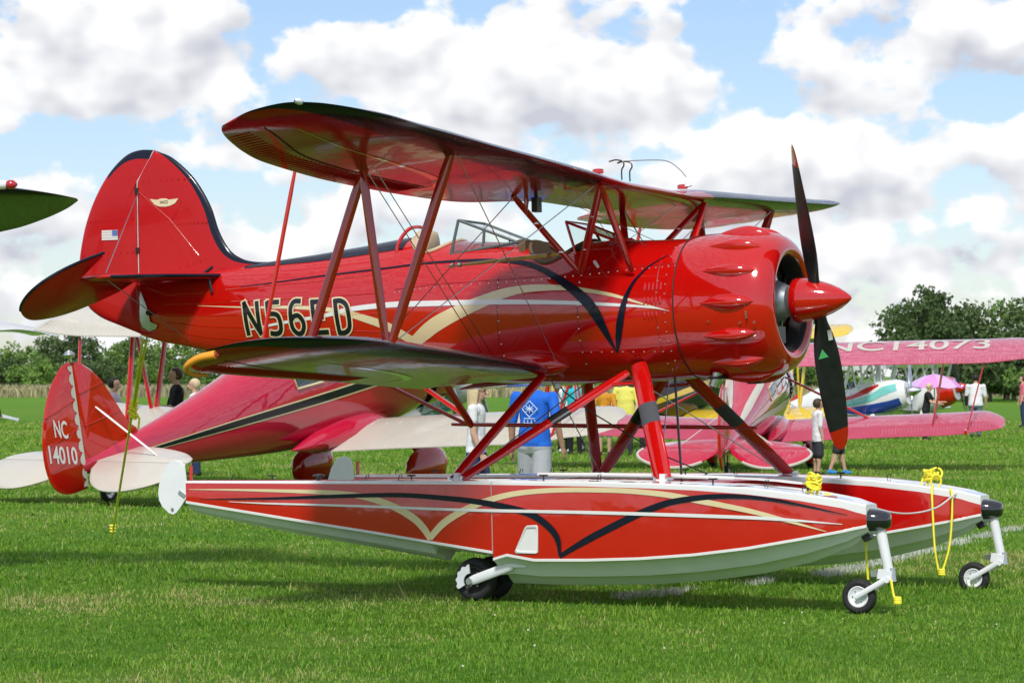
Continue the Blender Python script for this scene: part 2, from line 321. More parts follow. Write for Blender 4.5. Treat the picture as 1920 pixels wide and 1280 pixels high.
def lawn():
    x, y = scatter(430000, 15.2, 110); ph = RNG.random(len(x))*2*np.pi; tuft = np.zeros(len(x))
    cx, cy = scatter(30000, 15.0, 110); ct = RNG.normal(0, .16, len(cx)); ch = .8+.7*RNG.random(len(cx))**2; hm = np.ones(len(x))
    k = np.where(RNG.random(len(x)) < .62)[0]; j = np.random.default_rng(4).integers(0, len(cx), len(k)); g = RNG.normal(0, 1, (len(k), 2))*(.030+.022*RNG.random((len(k), 1)))*(cy[j]/18)[:, None]
    x[k] = cx[j]+g[:, 0]; y[k] = cy[j]+g[:, 1]; ph[k] = np.arctan2(g[:, 1], g[:, 0])+RNG.normal(0, .5, len(k)); tuft[k] = ct[j]; hm[k] = ch[j]
    h = (.018+.044*RNG.random(len(x))**2)*(.65+.9*vnoise(x, y, 1.1, 1)*vnoise(x, y, 4.0, 6)*1.5)*hm*np.clip(.85+(y-16)/90, .85, 1.6); tall = RNG.random(len(x)) < .012; h[tall] *= 2.2
    w = (.0045+.004*RNG.random(len(x)))*(y/17)
    t = tuft+.20+.42*vnoise(x, y, .45, 2)+.34*vnoise(x, y, 1.9, 3)*vnoise(x, y, .9, 7)*1.6+.12*(vnoise(x, y, 5.5, 8)-.5)+.26*RNG.random(len(x)); t[RNG.random(len(x)) < .03+.10*(vnoise(x, y, .7, 12) > .72)] = .97
    ld = line_dist(x, y)
    pm = ((ld < .075+.05*RNG.random(len(x))) & (vnoise(x, y, 1.6, 5)+.2*RNG.random(len(x)) > np.where(x < 2.6, .66, .50))).astype(float)
    keep = pm < .5
    stuff(tag(blades('grass', x[keep], y[keep], h[keep], w[keep], .35+.95*RNG.random(keep.sum()), np.clip(t[keep], 0, 1), pm[keep], 'grass', 0, ph[keep]), 'short mown green grass of the airfield', 'grass'))
    # extra blades along the marking, painted white
    s = RNG.random(9000); seg = np.clip((s*(len(LINE)-1)).astype(int), 0, len(LINE)-2); f = RNG.random(9000)
    a, b = LINE[seg], LINE[seg+1]; p = a+(b-a)*f[:, None]; q = p+RNG.normal(0, .07, p.shape)
    k = vnoise(q[:, 0], q[:, 1], 1.6, 5) > np.where(q[:, 0] < 2.6, .52, .36); q = q[k]
    o = blades('painted_line', q[:, 0], q[:, 1], .03+.05*RNG.random(len(q)), .006+.005*RNG.random(len(q)), .3+.7*RNG.random(len(q)), np.full(len(q), .5), np.ones(len(q))*(.55+.45*RNG.random(len(q))), 'grass')
    struct(o)
    # clover heads
    x, y = scatter(90, 15.5, 34); k = vnoise(x, y, .35, 9) > .56; x, y = x[k], y[k]; mb = MB()
    for a, b in zip(x, y):
        r = random.uniform(.004, .008); z = random.uniform(.03, .055)
        vs = [(a+r*math.cos(t)*math.cos(u), b+r*math.sin(t)*math.cos(u), z+r*math.sin(u)) for u in (-.7, .2, .9) for t in [k*2*math.pi/6 for k in range(6)]]
        mb.loft([vs[:6], vs[6:12], vs[12:]])
    stuff(tag(mb.build('clover_flowers', mat('white_clover', (.72, .72, .62), .8)), 'scattered small white clover flowers in the lawn', 'flowers'))
lawn()
def dry_field():
    x = RNG.uniform(-75, 75, 42000); y = RNG.uniform(236, 262, 42000)
    m = bpy.data.materials.new('dry_meadow'); m.use_nodes = True; t = m.node_tree; b = t.nodes['Principled BSDF']; at = N(t, 'ShaderNodeAttribute'); at.attribute_name = 'tint'
    cr = N(t, 'ShaderNodeValToRGB'); t.links.new(at.outputs['Fac'], cr.inputs[0]); e = cr.color_ramp.elements
    e[0].color = (.20, .19, .10, 1); e[1].color = (.50, .44, .18, 1); x1 = e.new(.5); x1.color = (.36, .33, .20, 1)
    t.links.new(cr.outputs[0], b.inputs['Base Color']); b.inputs['Roughness'].default_value = .9
    stuff(tag(blades('dry_meadow_grass', x, y, .7+.6*RNG.random(len(x)), .10+.1*RNG.random(len(x)), .2+.4*RNG.random(len(x)), np.clip(.3+.4*RNG.random(len(x))+.4*vnoise(x, y, .1, 4)-.1, 0, 1), np.zeros(len(x)), m),
              'tall tan dry grass along the far edge of the airfield', 'grass'))
dry_field()

# ------------------------------------------------------------------ trees
def leaf_mat(name, c):
    m = bpy.data.materials.new(name); m.use_nodes = True; t = m.node_tree; b = t.nodes['Principled BSDF']
    at = N(t, 'ShaderNodeAttribute'); at.attribute_name = 'tint'; mx = N(t, 'ShaderNodeMix', data_type='RGBA'); t.links.new(at.outputs['Fac'], mx.inputs[0])
    mx.inputs[6].default_value = (*[q*.6 for q in c], 1); mx.inputs[7].default_value = (*[q*1.5 for q in c], 1); t.links.new(mx.outputs[2], b.inputs['Base Color'])
    b.inputs['Roughness'].default_value = .6; b.inputs['Specular IOR Level'].default_value = .25
    tr = N(t, 'ShaderNodeBsdfTranslucent'); t.links.new(mx.outputs[2], tr.inputs[0]); ms = N(t, 'ShaderNodeMixShader'); ms.inputs[0].default_value = .25
    t.links.new(b.outputs[0], ms.inputs[1]); t.links.new(tr.outputs[0], ms.inputs[2]); t.links.new(ms.outputs[0], t.nodes['Material Output'].inputs[0]); return m
M['leafd'] = leaf_mat('dark_oak_leaves', (.085, .135, .045)); M['leafm'] = leaf_mat('mid_green_leaves', (.12, .20, .052)); M['leafl'] = leaf_mat('bright_green_leaves', (.19, .31, .07))
M['bark'] = mat('grey_brown_bark', (.10, .08, .06), .9, noise=.3, bump=.6)
def crown_mesh(seed, h, w, base, nclump, per, leaf):
    rg = np.random.default_rng(seed); C = []; 
    for k in range(nclump):
        for _ in range(50):
            p = rg.uniform(-1, 1, 3)
            if p@p < 1: break
        rr = 1+.35*math.sin(3*math.atan2(p[1], p[0])+seed)+.12*rg.normal()
        C.append((p[0]*w/2*rr*.85, p[1]*w/2*rr*.85, base+(h-base)*(.52+.47*p[2]*(.85+.15*rg.random())), rg.uniform(.09, .17)*w, rg.random()))
    V = []; T = []
    for x, y, z, r, tn in C:
        d = rg.normal(size=(per, 3)); d /= np.linalg.norm(d, axis=1)[:, None]; q = np.array((x, y, z))+d*(r*(rg.random((per, 1))**.45))*np.array((1, 1, .75))
        a = rg.normal(size=(per, 3)); a /= np.linalg.norm(a, axis=1)[:, None]; b = np.cross(a, rg.normal(size=(per, 3))); b /= np.linalg.norm(b, axis=1)[:, None]
        s = leaf*(.6+.8*rg.random((per, 1))); V.append(np.stack([q-a*s, q+b*s*.55, q+a*s, q-b*s*.55], 1)); T.append(np.repeat(np.clip(tn*.55+.45*rg.random(per), 0, 1), 4))
    V = np.concatenate(V); n = len(V); me = bpy.data.meshes.new('crown'); me.vertices.add(n*4); me.vertices.foreach_set('co', V.astype(np.float32).ravel()); me.loops.add(n*4)
    me.loops.foreach_set('vertex_index', np.arange(n*4, dtype=np.int32)); me.polygons.add(n); me.polygons.foreach_set('loop_start', np.arange(n, dtype=np.int32)*4); me.update(calc_edges=True)
    at = me.attributes.new('tint', 'FLOAT', 'POINT'); at.data.foreach_set('value', np.concatenate(T).astype(np.float32)); return me, C
TREES = []
def tree_kind(seed, h, w, base, ncl, per, leaf):
    cm, C = crown_mesh(seed, h, w, base, ncl, per, leaf); mb = MB()
    mb.tube([(0, 0, -.1), (.05, 0, h*.3), (-.05, .05, h*.62), (0, 0, h*.85)], [.035*h, .026*h, .016*h, .006*h], 8)
    for x, y, z, r, _ in C[:9]: mb.tube([(0, 0, h*.28+.2*abs(z-h*.3)), (x*.5, y*.5, z*.8), (x, y, z)], [.012*h, .008*h, .003*h], 5)
    tm = mb.build('trunk', 'bark'); me = tm.data; bpy.data.objects.remove(tm); return cm, me
KINDS = [tree_kind(3, 9.0, 9.5, .4, 60, 90, .20), tree_kind(5, 7.2, 8.0, .2, 50, 90, .19), tree_kind(8, 5.2, 6.6, .0, 44, 85, .17), tree_kind(13, 8.2, 5.2, .6, 42, 80, .18), tree_kind(21, 3.4, 5.0, .0, 34, 80, .15)]
def tree(name, k, leafkey, x, y, sc, rz, label, cat='tree', group='trees along the far edge of the field', zs=1.0):
    if cat == 'bush': name = 'bush'
    r = empty(name, (x, y, 0), (0, 0, rz)); r.scale = (sc, sc, sc*zs); tag(r, label, cat, group)
    cm = KINDS[k][0]
    key = (k, leafkey)
    if key not in tree.cache:
        c2 = cm.copy(); c2.materials.clear(); c2.materials.append(M[leafkey]); tree.cache[key] = c2
    link('crown', tree.cache[key], r); link('trunk', KINDS[k][1], r)
tree.cache = {}
def treeline():
    A = 'trees along the far edge of the field'
    # right of the nose, px 1560..1920
    tree('tree', 0, 'leafd', 29.9, 212, .93, .3, 'broad dark green tree, leftmost big crown right of the red spinner')
    tree('tree', 0, 'leafd', 33.8, 222, .90, 2.1, 'broad dark green tree in the middle of the clump right of the spinner')
    tree('tree', 1, 'leafm', 36.6, 214, 1.02, 1.2, 'lower mid green tree at the right side of the clump beyond the spinner')
    tree('tree', 1, 'leafd', 31.2, 205, .80, 4.0, 'low dark tree in front of the clump above the wing marked NC14073')
    tree('tree', 1, 'leafd', 35.6, 205, .72, .9, 'low dark tree above the end of the wing marked NC14073')
    tree('tree', 3, 'leafd', 38.9, 214, .95, .7, 'tall dark tree at the right edge of the picture')
    tree('tree', 0, 'leafd', 40.2, 206, .95, 1.7, 'broad dark tree partly cut by the right edge of the picture')
    tree('tree', 4, 'leafl', 34.9, 190, .8, 1.2, 'small bright green bush low in front of the dark trees at right', 'bush')
    tree('tree', 4, 'leafl', 23.4, 205, 1.15, .2, 'bright green round bush just right of the black lower propeller blade', 'bush')
    tree('tree', 3, 'leafm', 27.2, 262, 1.0, .2, 'pale loose tree behind the spinner tip')
    tree('tree', 1, 'leafm', 25.0, 255, 1.0, 2.9, 'hazy mid green tree left of the big clump, beyond the spinner')
    tree('tree', 4, 'leafd', 37.3, 196, 1.2, 2.2, 'dark thicket bush beneath the tall trees at the right edge', 'bush')
    tree('tree', 4, 'leafd', 32.4, 196, 1.2, .8, 'dark thicket bush low behind the white biplanes', 'bush')
    tree('tree', 4, 'leafd', 29.0, 198, 1.2, 4.8, 'dark thicket bush behind the upper wing of the blue striped biplane', 'bush')
    # left hedge, px 0..345
    hl = [(-54.5, 291, 1, 'leafm', .72), (-50.2, 297, 2, 'leafl', 1.0), (-46.6, 292, 1, 'leafm', .80), (-43.4, 288, 0, 'leafd', .74), (-40.4, 293, 2, 'leafl', 1.0), (-37.4, 287, 1, 'leafm', .82), (-34.6, 295, 2, 'leafl', 1.08), (-31.6, 289, 1, 'leafm', .74)]
    words = ['hedge at its far left end, cut by the picture edge', 'hedge at far left, second tree from the edge', 'hedge behind the white upper wing, third tree from the left', 'darkest round tree of the left hedge, above the fin marked NC 14010', 'hedge just right of the fin top lamp', 'hedge above the man in the pale pink shirt', 'hedge between the yellow rope and the man in black', 'hedge behind the orange wingtip pad']
    for i, (x, y, k, lf, sc) in enumerate(hl): tree('tree', k, lf, x, y, sc, i*1.3, 'leafy tree in the '+words[i] if i != 3 else words[3])
    for i in range(7): tree('tree', 4, ('leafm', 'leafd', 'leafl')[i % 3], -52+i*3.3, 276+3*(i % 2), 1.0, i*.9, 'low leafy shrub at the foot of the left hedge, '+['farthest left', 'second from left', 'third from left', 'fourth from left', 'third from right', 'second from right', 'behind the man in black'][i], 'bush', 'shrubs at the foot of the hedge')
    for i in range(15):
        tree('tree', i % 3, ('leafm', 'leafd')[i % 2], -27+i*3.7, 286-i*3.5+5*(i % 3), .78, i*.7, 'leafy tree of the far treeline hidden behind the red float biplane')
treeline()
# ================================================================== the red float biplane (plane frame: x forward, y port, z up, origin at the spinner tip)
Hd, Nu, Lu = R(-26.369), R(1.917), R(-.755)
Xa = Vector((math.cos(Nu)*math.cos(Hd), math.cos(Nu)*math.sin(Hd), math.sin(Nu))); Y0 = Vector((-math.sin(Hd), math.cos(Hd), 0)); Z0 = Xa.cross(Y0)
bb = math.asin(math.sin(Lu)/math.cos(Nu)); Ya = Y0*math.cos(bb)+Z0*math.sin(bb); Za = Xa.cross(Ya)
PL = empty('float_biplane'); PL.matrix_world = Matrix(((Xa.x, Ya.x, Za.x, 2.663), (Xa.y, Ya.y, Za.y, 22.652), (Xa.z, Ya.z, Za.z, 2.349), (0, 0, 0, 1)))
tag(PL, 'glossy red biplane on floats marked N56ED, filling the foreground', 'seaplane')
def toworld(p): return PL.matrix_world @ Vector(p)

# ---- fuselage
FST = [(-1.25,.535,-.585,.555,2.0),(-1.6,.54,-.6,.55,2.05),(-2.0,.555,-.605,.54,2.1),(-2.4,.57,-.6,.525,2.15),(-2.9,.59,-.58,.5,2.2),(-3.4,.63,-.545,.46,2.1),(-3.9,.685,-.5,.41,2.0),(-4.3,.638,-.445,.36,2.0),(-4.8,.588,-.37,.295,2.0),(-5.2,.558,-.312,.24,2.0),(-5.55,.53,-.262,.185,2.0),(-5.85,.5,-.222,.14,2.1),(-6.2,.47,-.14,.095,2.2),(-6.45,.45,-.09,.06,2.2),(-6.64,.44,-.03,.035,2.2)]
FX = [-s[0] for s in FST]
def fsec(x): return [ip(-x, FX, [s[i] for s in FST]) for i in (1, 2, 3, 4)]
def fY(x, z):
    zt, zb, a, n = fsec(x); zc = (zt+zb)/2; h = (zt-zb)/2; t = min(1, abs((z-zc)/h)); return a*max(0, 1-t**n)**(1/n)
def fuse_surf(x, z, off=.004): return (x, -fY(x, z)-off, z)
def fuse_surf_port(x, z, off=.004): return (x, fY(x, z)+off, z)
COCK = [(-3.63, .21, .27), (-2.46, .26, .40)]   # centre x, half length, half width of the two cockpit openings
def fuselage():
    xs = list(np.arange(-1.25, -4.05, -.028))+list(np.arange(-4.06, -6.6, -.07))+[-6.64]; n = 96; rings = []
    for x in xs:
        zt, zb, a, e = fsec(x); zc = (zt+zb)/2; h = (zt-zb)/2; ring = []
        for k in range(n):
            t = 2*math.pi*k/n+math.pi/2; c, s = math.cos(t), math.sin(t); ring.append((x, a*math.copysign(abs(c)**(2/e), c), zc+h*math.copysign(abs(s)**(2/e), s)))
        rings.append(ring)
    def mf(i, j):
        p = (np.array(rings[i][j])+np.array(rings[i+1][(j+1) % n]))/2
        if p[2] > .1:
            for cx, hl, hw in COCK:
                if ((p[0]-cx)/hl)**2+(p[1]/hw)**2 < 1: return -1
        return 0
    fu = MB().loft(rings, True, True, 0, mf).build('fuselage', ['red', 'navy'], PL, smooth=50)
    dk = []
    for x in np.linspace(-3.86, -5.52, 30):
        zt = fsec(x)[0]; hgt = ip(-x, [3.86, 4.6, 5.52], [.115, .085, .03]); zs = [zt-hgt*(1-t)**2 for t in np.linspace(0, 1, 7)]
        side = [(x, -fY(x, z)-.003, z+.003) for z in zs[:-1]]+[(x, 0, zt+.004)]; dk.append(side+[(p[0], -p[1], p[2]) for p in side[::-1][1:]])
    MB().loft(dk, False, False).build('navy_turtledeck', 'navy', fu, smooth=60)
    # cockpit coamings and tubs
    for cx, hl, hw in COCK:
        pts = []
        for k in range(41):
            t = 2*math.pi*k/40; x = cx+hl*1.02*math.cos(t); y = hw*1.02*math.sin(t); zt, zb, a, e = fsec(x); zc = (zt+zb)/2; h = (zt-zb)/2
            pts.append((x, y, zc+h*max(0, 1-(abs(y)/a)**e)**(1/e)+.004))
        tube('cockpit_coaming', pts, .017, 'brown' if cx > -3 else 'leather', fu, 8)
        tb = MB(); rings2 = []
        for dz in (0.02, .25, .55): rings2.append([(cx+(p[0]-cx)*.97, p[1]*.97, p[2]-dz) for p in pts[:-1]])
        tb.loft(rings2, True, False); tb.add(rings2[-1], [tuple(range(len(rings2[-1])))]); tb.build('cockpit_tub', 'brown' if cx > -3 else 'dark', fu)
    # stripes and registration
    nav = [(-5.507,.342),(-5.158,.356),(-4.636,.387),(-3.992,.415),(-3.58,.438),(-3.178,.439),(-2.94,.426),(-2.654,.389),(-2.472,.325),(-2.332,.252),(-2.175,.153),(-2.041,.043),(-1.949,-.08),(-1.875,-.235),(-1.824,-.376)]
    nw = [.004,.008,.012,.014,.017,.022,.028,.036,.044,.055,.075,.09,.085,.05,.004]
    nav2 = [(-1.824,-.376),(-1.785,-.264),(-1.752,-.139),(-1.715,-.005),(-1.68,.091),(-1.617,.204),(-1.515,.311),(-1.391,.389)]; nw2 = [.012,.05,.062,.05,.035,.022,.012,.006]
    cr = [(-5.971,.198),(-5.439,.158),(-4.949,.134),(-4.597,.103),(-4.419,.068),(-4.271,.034),(-3.964,-.065),(-3.799,-.151),(-3.66,-.232)]; cw = [.003,.014,.026,.036,.045,.055,.07,.075,.07]
    cr2 = [(-3.73,-.24),(-3.553,-.131),(-3.422,-.063),(-3.2,.023),(-2.985,.092),(-2.783,.148),(-2.578,.173),(-2.374,.171),(-2.171,.153),(-1.887,.101),(-1.725,.059),(-1.57,.009),(-1.319,-.065)]; cw2 = [.09,.12,.125,.115,.10,.08,.06,.048,.036,.028,.022,.014,.003]
    wh = [(-5.391,-.037),(-5.179,-.01),(-4.974,.012),(-4.691,.035),(-4.515,.054),(-4.291,.088),(-3.88,.104),(-3.52,.096),(-2.879,.078),(-2.266,.045),(-1.725,-.001),(-1.478,-.029),(-1.328,-.061)]; ww = [.012,.02,.025,.03,.034,.04,.046,.046,.04,.032,.022,.014,.003]
    for sf, en in ((fuse_surf, 1), (fuse_surf_port, 1)):
        ribbon('cream_stripe', cr, cw, sf, 'cream', fu, .0025); ribbon('cream_stripe', cr2, cw2, sf, 'cream', fu, .003)
        ribbon('white_stripe', wh, ww, sf, 'white', fu, .0045)
        ribbon('navy_stripe', nav, nw, sf, 'navy', fu, .006); ribbon('navy_stripe', nav2, nw2, sf, 'navy', fu, .0075)
    # N56ED, condensed letters with a cream edge
    glyphs = reg_letters()
    for k, strokes in enumerate(glyphs):
        for ty, (mname, grow, off) in enumerate((('cream', .026, .009), ('blackp', 0, .011))):
            mb = MB()
            for cl, w in strokes:
                q = spline(cl, 5) if len(cl) > 2 else np.array([np.array(cl[0])+(np.array(cl[1])-np.array(cl[0]))*t for t in np.linspace(0, 1, 7)])
                d = np.gradient(q, axis=0); d /= np.linalg.norm(d, axis=1)[:, None]
                q = q.copy(); q[0] -= d[0]*grow/2; q[-1] += d[-1]*grow/2
                nn = np.stack([-d[:, 1], d[:, 0]], 1); w2 = w+grow
                mb.loft([[fuse_surf(*(q[i]+nn[i]*w2*(j/3-.5)), off+.0004*len(mb.v)/60) for j in range(4)] for i in range(len(q))], False, False)
            mb.build('letter_edge' if ty == 0 else 'letter', mname, fu)
    # fasteners: rows of little screw heads
    mb = MB()
    def head(x, z, r=.0075):
        p = Vector(fuse_surf(x, z, .001)); q = [(p.x+r*math.cos(t), p.y-.0035*k, p.z+r*math.sin(t)) for k in (0, 1) for t in [i*math.pi/3 for i in range(6)]]; mb.loft([q[:6], [(a[0]*.6+p.x*.4, a[1], a[2]*.6+p.z*.4) for a in q[6:]]])
    row = [(-3.855,.205),(-3.541,.225),(-3.03,.235),(-2.537,.241),(-2.109,.258),(-1.646,.283),(-1.3,.294)]; q = spline(row, 6)
    for p in q: head(*p)
    for z in np.linspace(-.45, .2, 8): head(-2.12+.02*z, z); head(-1.43, z-.02); head(-2.85, z)
    for x in np.linspace(-1.36, -1.36, 1):
        for z in np.linspace(-.45, .45, 13): head(x, z)
    for x in np.linspace(-2.05, -1.5, 7): head(x, -.42-.03*x)
    mb.build('panel_fasteners', M['alu'], fu)
    # panel seams and the stringers showing through the rear covering
    dk2 = mat('dark_red_seam', (.12, .004, .004), .5)  # dark red for the panel joint lines
    for x, za, zb_ in ((-1.435, -.5, .44), (-2.125, -.5, .26), (-2.86, -.48, .40)):
        tube('panel_seam', [fuse_surf(x, z, .0) for z in np.linspace(za, zb_, 14)], .0028, dk2, fu, 5)
    tube('panel_seam', [fuse_surf(p[0], p[1]+.022, .0) for p in q], .0026, dk2, fu, 5)
    for f0 in (-.62, -.36, -.1, .2, .48):
        pts = []
        for x in np.linspace(-3.95, -6.35, 22):
            zt, zb2, a_, e_ = fsec(x); pts.append(fuse_surf(x, (zt+zb2)/2+(zt-zb2)/2*f0, -.004))
        tube('stringer', pts, .0075, 'red', fu, 6)
    # cooling louvres on the side panel
    for r in range(3):
        for c in range(5 if r < 2 else 4):
            x = -1.535+c*.034; z = .135-r*.115; p = Vector(fuse_surf(x, z, 0)); mb = MB(); rr = []
            for s in np.linspace(-1, 1, 7): w = math.sqrt(max(0, 1-s*s)); rr.append([(x-.011*w, -fY(x-.011*w, z+s*.04)-.001, z+s*.04), (x, -fY(x, z+s*.04)-.001-.012*w, z+s*.04), (x+.011*w, -fY(x+.011*w, z+s*.04)-.001, z+s*.04)])
            mb.loft(rr, False, False).build('louvre', 'red', fu)
    return fu
def reg_letters():
    # (x along, z up) strokes of N 5 6 E D, nearly upright block letters with a slight lean
    x0, zt, zb, w, g = -5.45, .205, -.085, .158, .084; out = []
    def pt(i, u, v): return (x0+i*(w+g)+u*w-.03*v+.03, zb+(zt-zb)*v-.008*i)
    s = .042
    out.append([([pt(0, .05, 0), pt(0, .05, 1)], s), ([pt(0, .0, 1), pt(0, .95, 0)], s), ([pt(0, .93, 0), pt(0, .93, 1)], s)])
    out.append([([pt(1, .95, .96), pt(1, .1, .96)], s), ([pt(1, .12, 1), pt(1, .12, .55)], s), ([pt(1, .05, .6), pt(1, .45, .62), pt(1, .78, .55), pt(1, .88, .32), pt(1, .78, .1), pt(1, .45, .03), pt(1, .05, .06)], s)])
    out.append([([pt(2, .9, .97), pt(2, .45, .97), pt(2, .18, .8), pt(2, .1, .5), pt(2, .12, .2), pt(2, .35, .04), pt(2, .65, .04), pt(2, .88, .2), pt(2, .88, .38), pt(2, .65, .54), pt(2, .35, .54), pt(2, .14, .44)], s)])
    out.append([([pt(3, .12, 0), pt(3, .12, 1)], s), ([pt(3, .0, .95), pt(3, .95, .95)], s), ([pt(3, .1, .5), pt(3, .8, .5)], s), ([pt(3, .05, .05), pt(3, .95, .05)], s)])
    out.append([([pt(4, .12, 0), pt(4, .12, 1)], s), ([pt(4, .0, .96), pt(4, .5, .96), pt(4, .84, .82), pt(4, .92, .5), pt(4, .84, .18), pt(4, .5, .04), pt(4, .05, .04)], s)])
    return out
fuse = fuselage()

# ---- engine cowl, engine, spinner, propeller
def nose():
    zc = -.02; n = 72
    prof = [(-1.275,.572),(-1.2,.580),(-1.0,.588),(-.8,.586),(-.68,.575),(-.6,.556),(-.54,.527),(-.505,.492),(-.487,.455),(-.483,.425),(-.49,.40),(-.51,.382),(-.53,.376),(-.56,.372),(-.66,.37)]
    cw = MB().lathe(prof, n, 'x', (0, 0, zc), mfun=lambda i, j: 1 if i >= 11 else 0).build('engine_cowl', ['red', 'dark'], PL, smooth=60)  # faces inside the lip coloured dark to stand for interior shade
    MB().lathe([(-1.286,.545),(-1.286,.575),(-1.276,.575),(-1.276,.55)], n, 'x', (0, 0, zc)).build('cowl_gap_ring', 'dark', cw)
    for k in range(14):
        t = R(90+180/14*(2*k+1)); c, s = math.cos(t), math.sin(t); mb = MB(); rings = []
        for u in np.linspace(0, 1, 15):
            x = -1.06+.46*u; w = math.sin(math.pi*u**1.25)**.8 if 0 < u < 1 else 0; r0 = ip(-x, [-p[0] for p in prof[::-1]][::-1] if False else sorted(-p[0] for p in prof[:9]), [p[1] for p in sorted(prof[:9], key=lambda p: -p[0])])
            ring = []
            for v in np.linspace(-1, 1, 9):
                hgt = .056*w*max(0, 1-v*v)**.75; a = v*.060*w/r0; rr = r0+hgt-.003
                ring.append((x, rr*math.cos(t+a), zc+rr*math.sin(t+a)))
            rings.append(ring)
        mb.loft(rings, False, False).build('rocker_bump', 'red', cw, smooth=70)
    mb = MB()
    for x, ang in [(-.66, a) for a in (188, 190, 192)]+[(-.72, 196), (-.98, 194), (-.6, 196)]:
        t = R(ang); mb.tube([(x, .58*math.cos(t), zc+.58*math.sin(t)), (x, .60*math.cos(t), zc+.60*math.sin(t))], .008, 6)
    mb.build('cowl_fasteners', 'alu', cw)
    en = MB().lathe([(-1.0,.02),(-1.0,.25),(-.8,.25),(-.72,.2),(-.6,.16),(-.52,.12),(-.5,.05)], 28, 'x').build('engine', 'engine', PL)
    for k in range(7):
        t = R(90+360/7*k); d = Vector((0, math.cos(t), math.sin(t))); mb = MB(); rr = []
        for i in range(16): rr.append((.2+i*.0135, .085 if i % 2 else .07))
        rings = []; a = Vector((1, 0, 0)); b = d.cross(a)
        for q, r in rr: rings.append([Vector((-.78, 0, zc))+d*q+(a*math.cos(u)+b*math.sin(u))*r for u in [2*math.pi*j/14 for j in range(14)]])
        mb.loft(rings).build('cylinder', M['engine'] if k % 2 else M['black'], en)
        MB().tube([Vector((-.62, 0, zc))+d*.15, Vector((-.66, 0, zc))+d*.38], .011, 6).build('pushrod_tube', 'alu', en)
    MB().lathe([(-1.02,.02),(-1.02,.55)], 40, 'x', (0, 0, zc)).build('engine_baffle', 'dark', en)
    MB().box((-.56, -.12, -.27), (.03, .16, .13)).build('oil_cooler', 'black', en)
    sp = MB().lathe([(0, .001),(-.008,.016),(-.04,.044),(-.09,.078),(-.16,.113),(-.24,.142),(-.32,.163),(-.4,.176),(-.45,.180),(-.466,.172),(-.468,.02)], 40, 'x').build('spinner', 'red', PL, smooth=60)
    mb = MB()
    for k in range(10): t = R(36*k+10); mb.lathe([(0, .004), (.003, .004), (.004, .001)], 6, 'x', (-.43, .178*math.cos(t), .178*math.sin(t)))
    mb.build('spinner_screws', 'alu', sp)
    for sgn, tname in ((1, 'propeller_blade'), (-1, 'propeller_blade')):
        t = R(90+21.6) if sgn == 1 else R(270+21.6)
        # span axis in the disc; upper blade leans to starboard
        d = Vector((0, -math.sin(R(21.6))*sgn, math.cos(R(21.6))*sgn)); e = Vector((1, 0, 0)); g = d.cross(e)   # g: direction across the disc
        rings = []; st = [(.12,.09,.085,70),(.2,.105,.075,64),(.3,.155,.058,58),(.45,.205,.045,52),(.65,.225,.036,46),(.85,.22,.028,41),(1.05,.195,.020,37),(1.18,.155,.013,35),(1.25,.095,.008,34),(1.27,.03,.005,34)]
        ss = spline(st, 3)
        for r, c, th, pt in ss:
            a = R(pt); cv = g*math.cos(a)-e*math.sin(a)*1.0; nv = g*math.sin(a)+e*math.cos(a); ring = []
            for j in range(14):
                u = 2*math.pi*j/14; ring.append(Vector((-.285, 0, 0))+d*r+cv*(c/2*math.cos(u))+nv*(th/2*math.sin(u)*(1+.3*math.cos(u))))
            rings.append(ring)
        last = len(rings)
        bl = MB().loft(rings, True, True, 0, lambda i, j: (1 if ss[i][0] > 1.10 else (2 if ss[i][0] > 1.085 else 0))).build(tname, ['blade', 'red', 'pale'], PL, smooth=60)
        if sgn == -1:
            for (r, cpos, w, h, m, tri) in ((.30, -.30, .035, .085, 'pale', False), (.44, .18, .085, .075, 'sticker_green', True)):
                k = min(range(last), key=lambda i: abs(ss[i][0]-r)); c = ss[k][1]; a = R(ss[k][3]); cv = g*math.cos(a)-e*math.sin(a); nv = (g*math.sin(a)+e*math.cos(a))
                o = Vector((-.285, 0, 0))+d*r+cv*(c*cpos)+nv*(ss[k][2]/2*1.05+.004)
                vs = [o+cv*(w/2)+d*(h/2), o-cv*(w/2)+d*(h/2), o-d*(h/2)] if tri else [o+cv*(w/2)+d*(h/2), o-cv*(w/2)+d*(h/2), o-cv*(w/2)-d*(h/2), o+cv*(w/2)-d*(h/2)]
                MB().add(vs, [tuple(range(len(vs)))]).build('sticker', m, bl, smooth=0)
    ex = MB().tube([(-1.06, -.2, -.5), (-1.07, -.2, -.58), (-1.10, -.2, -.66)], .045, 14).build('exhaust_pipe', 'alu', PL)
    MB().lathe([(-.585, .075), (-.6, .085), (-.605, .04)], 18, 'z', (-1.065, -.2, 0)).build('exhaust_shroud', 'dark', ex)
    MB().box((-.79, -.12, -.625), (.10, .05, .05)).build('drain_box', 'dark', PL)
nose()

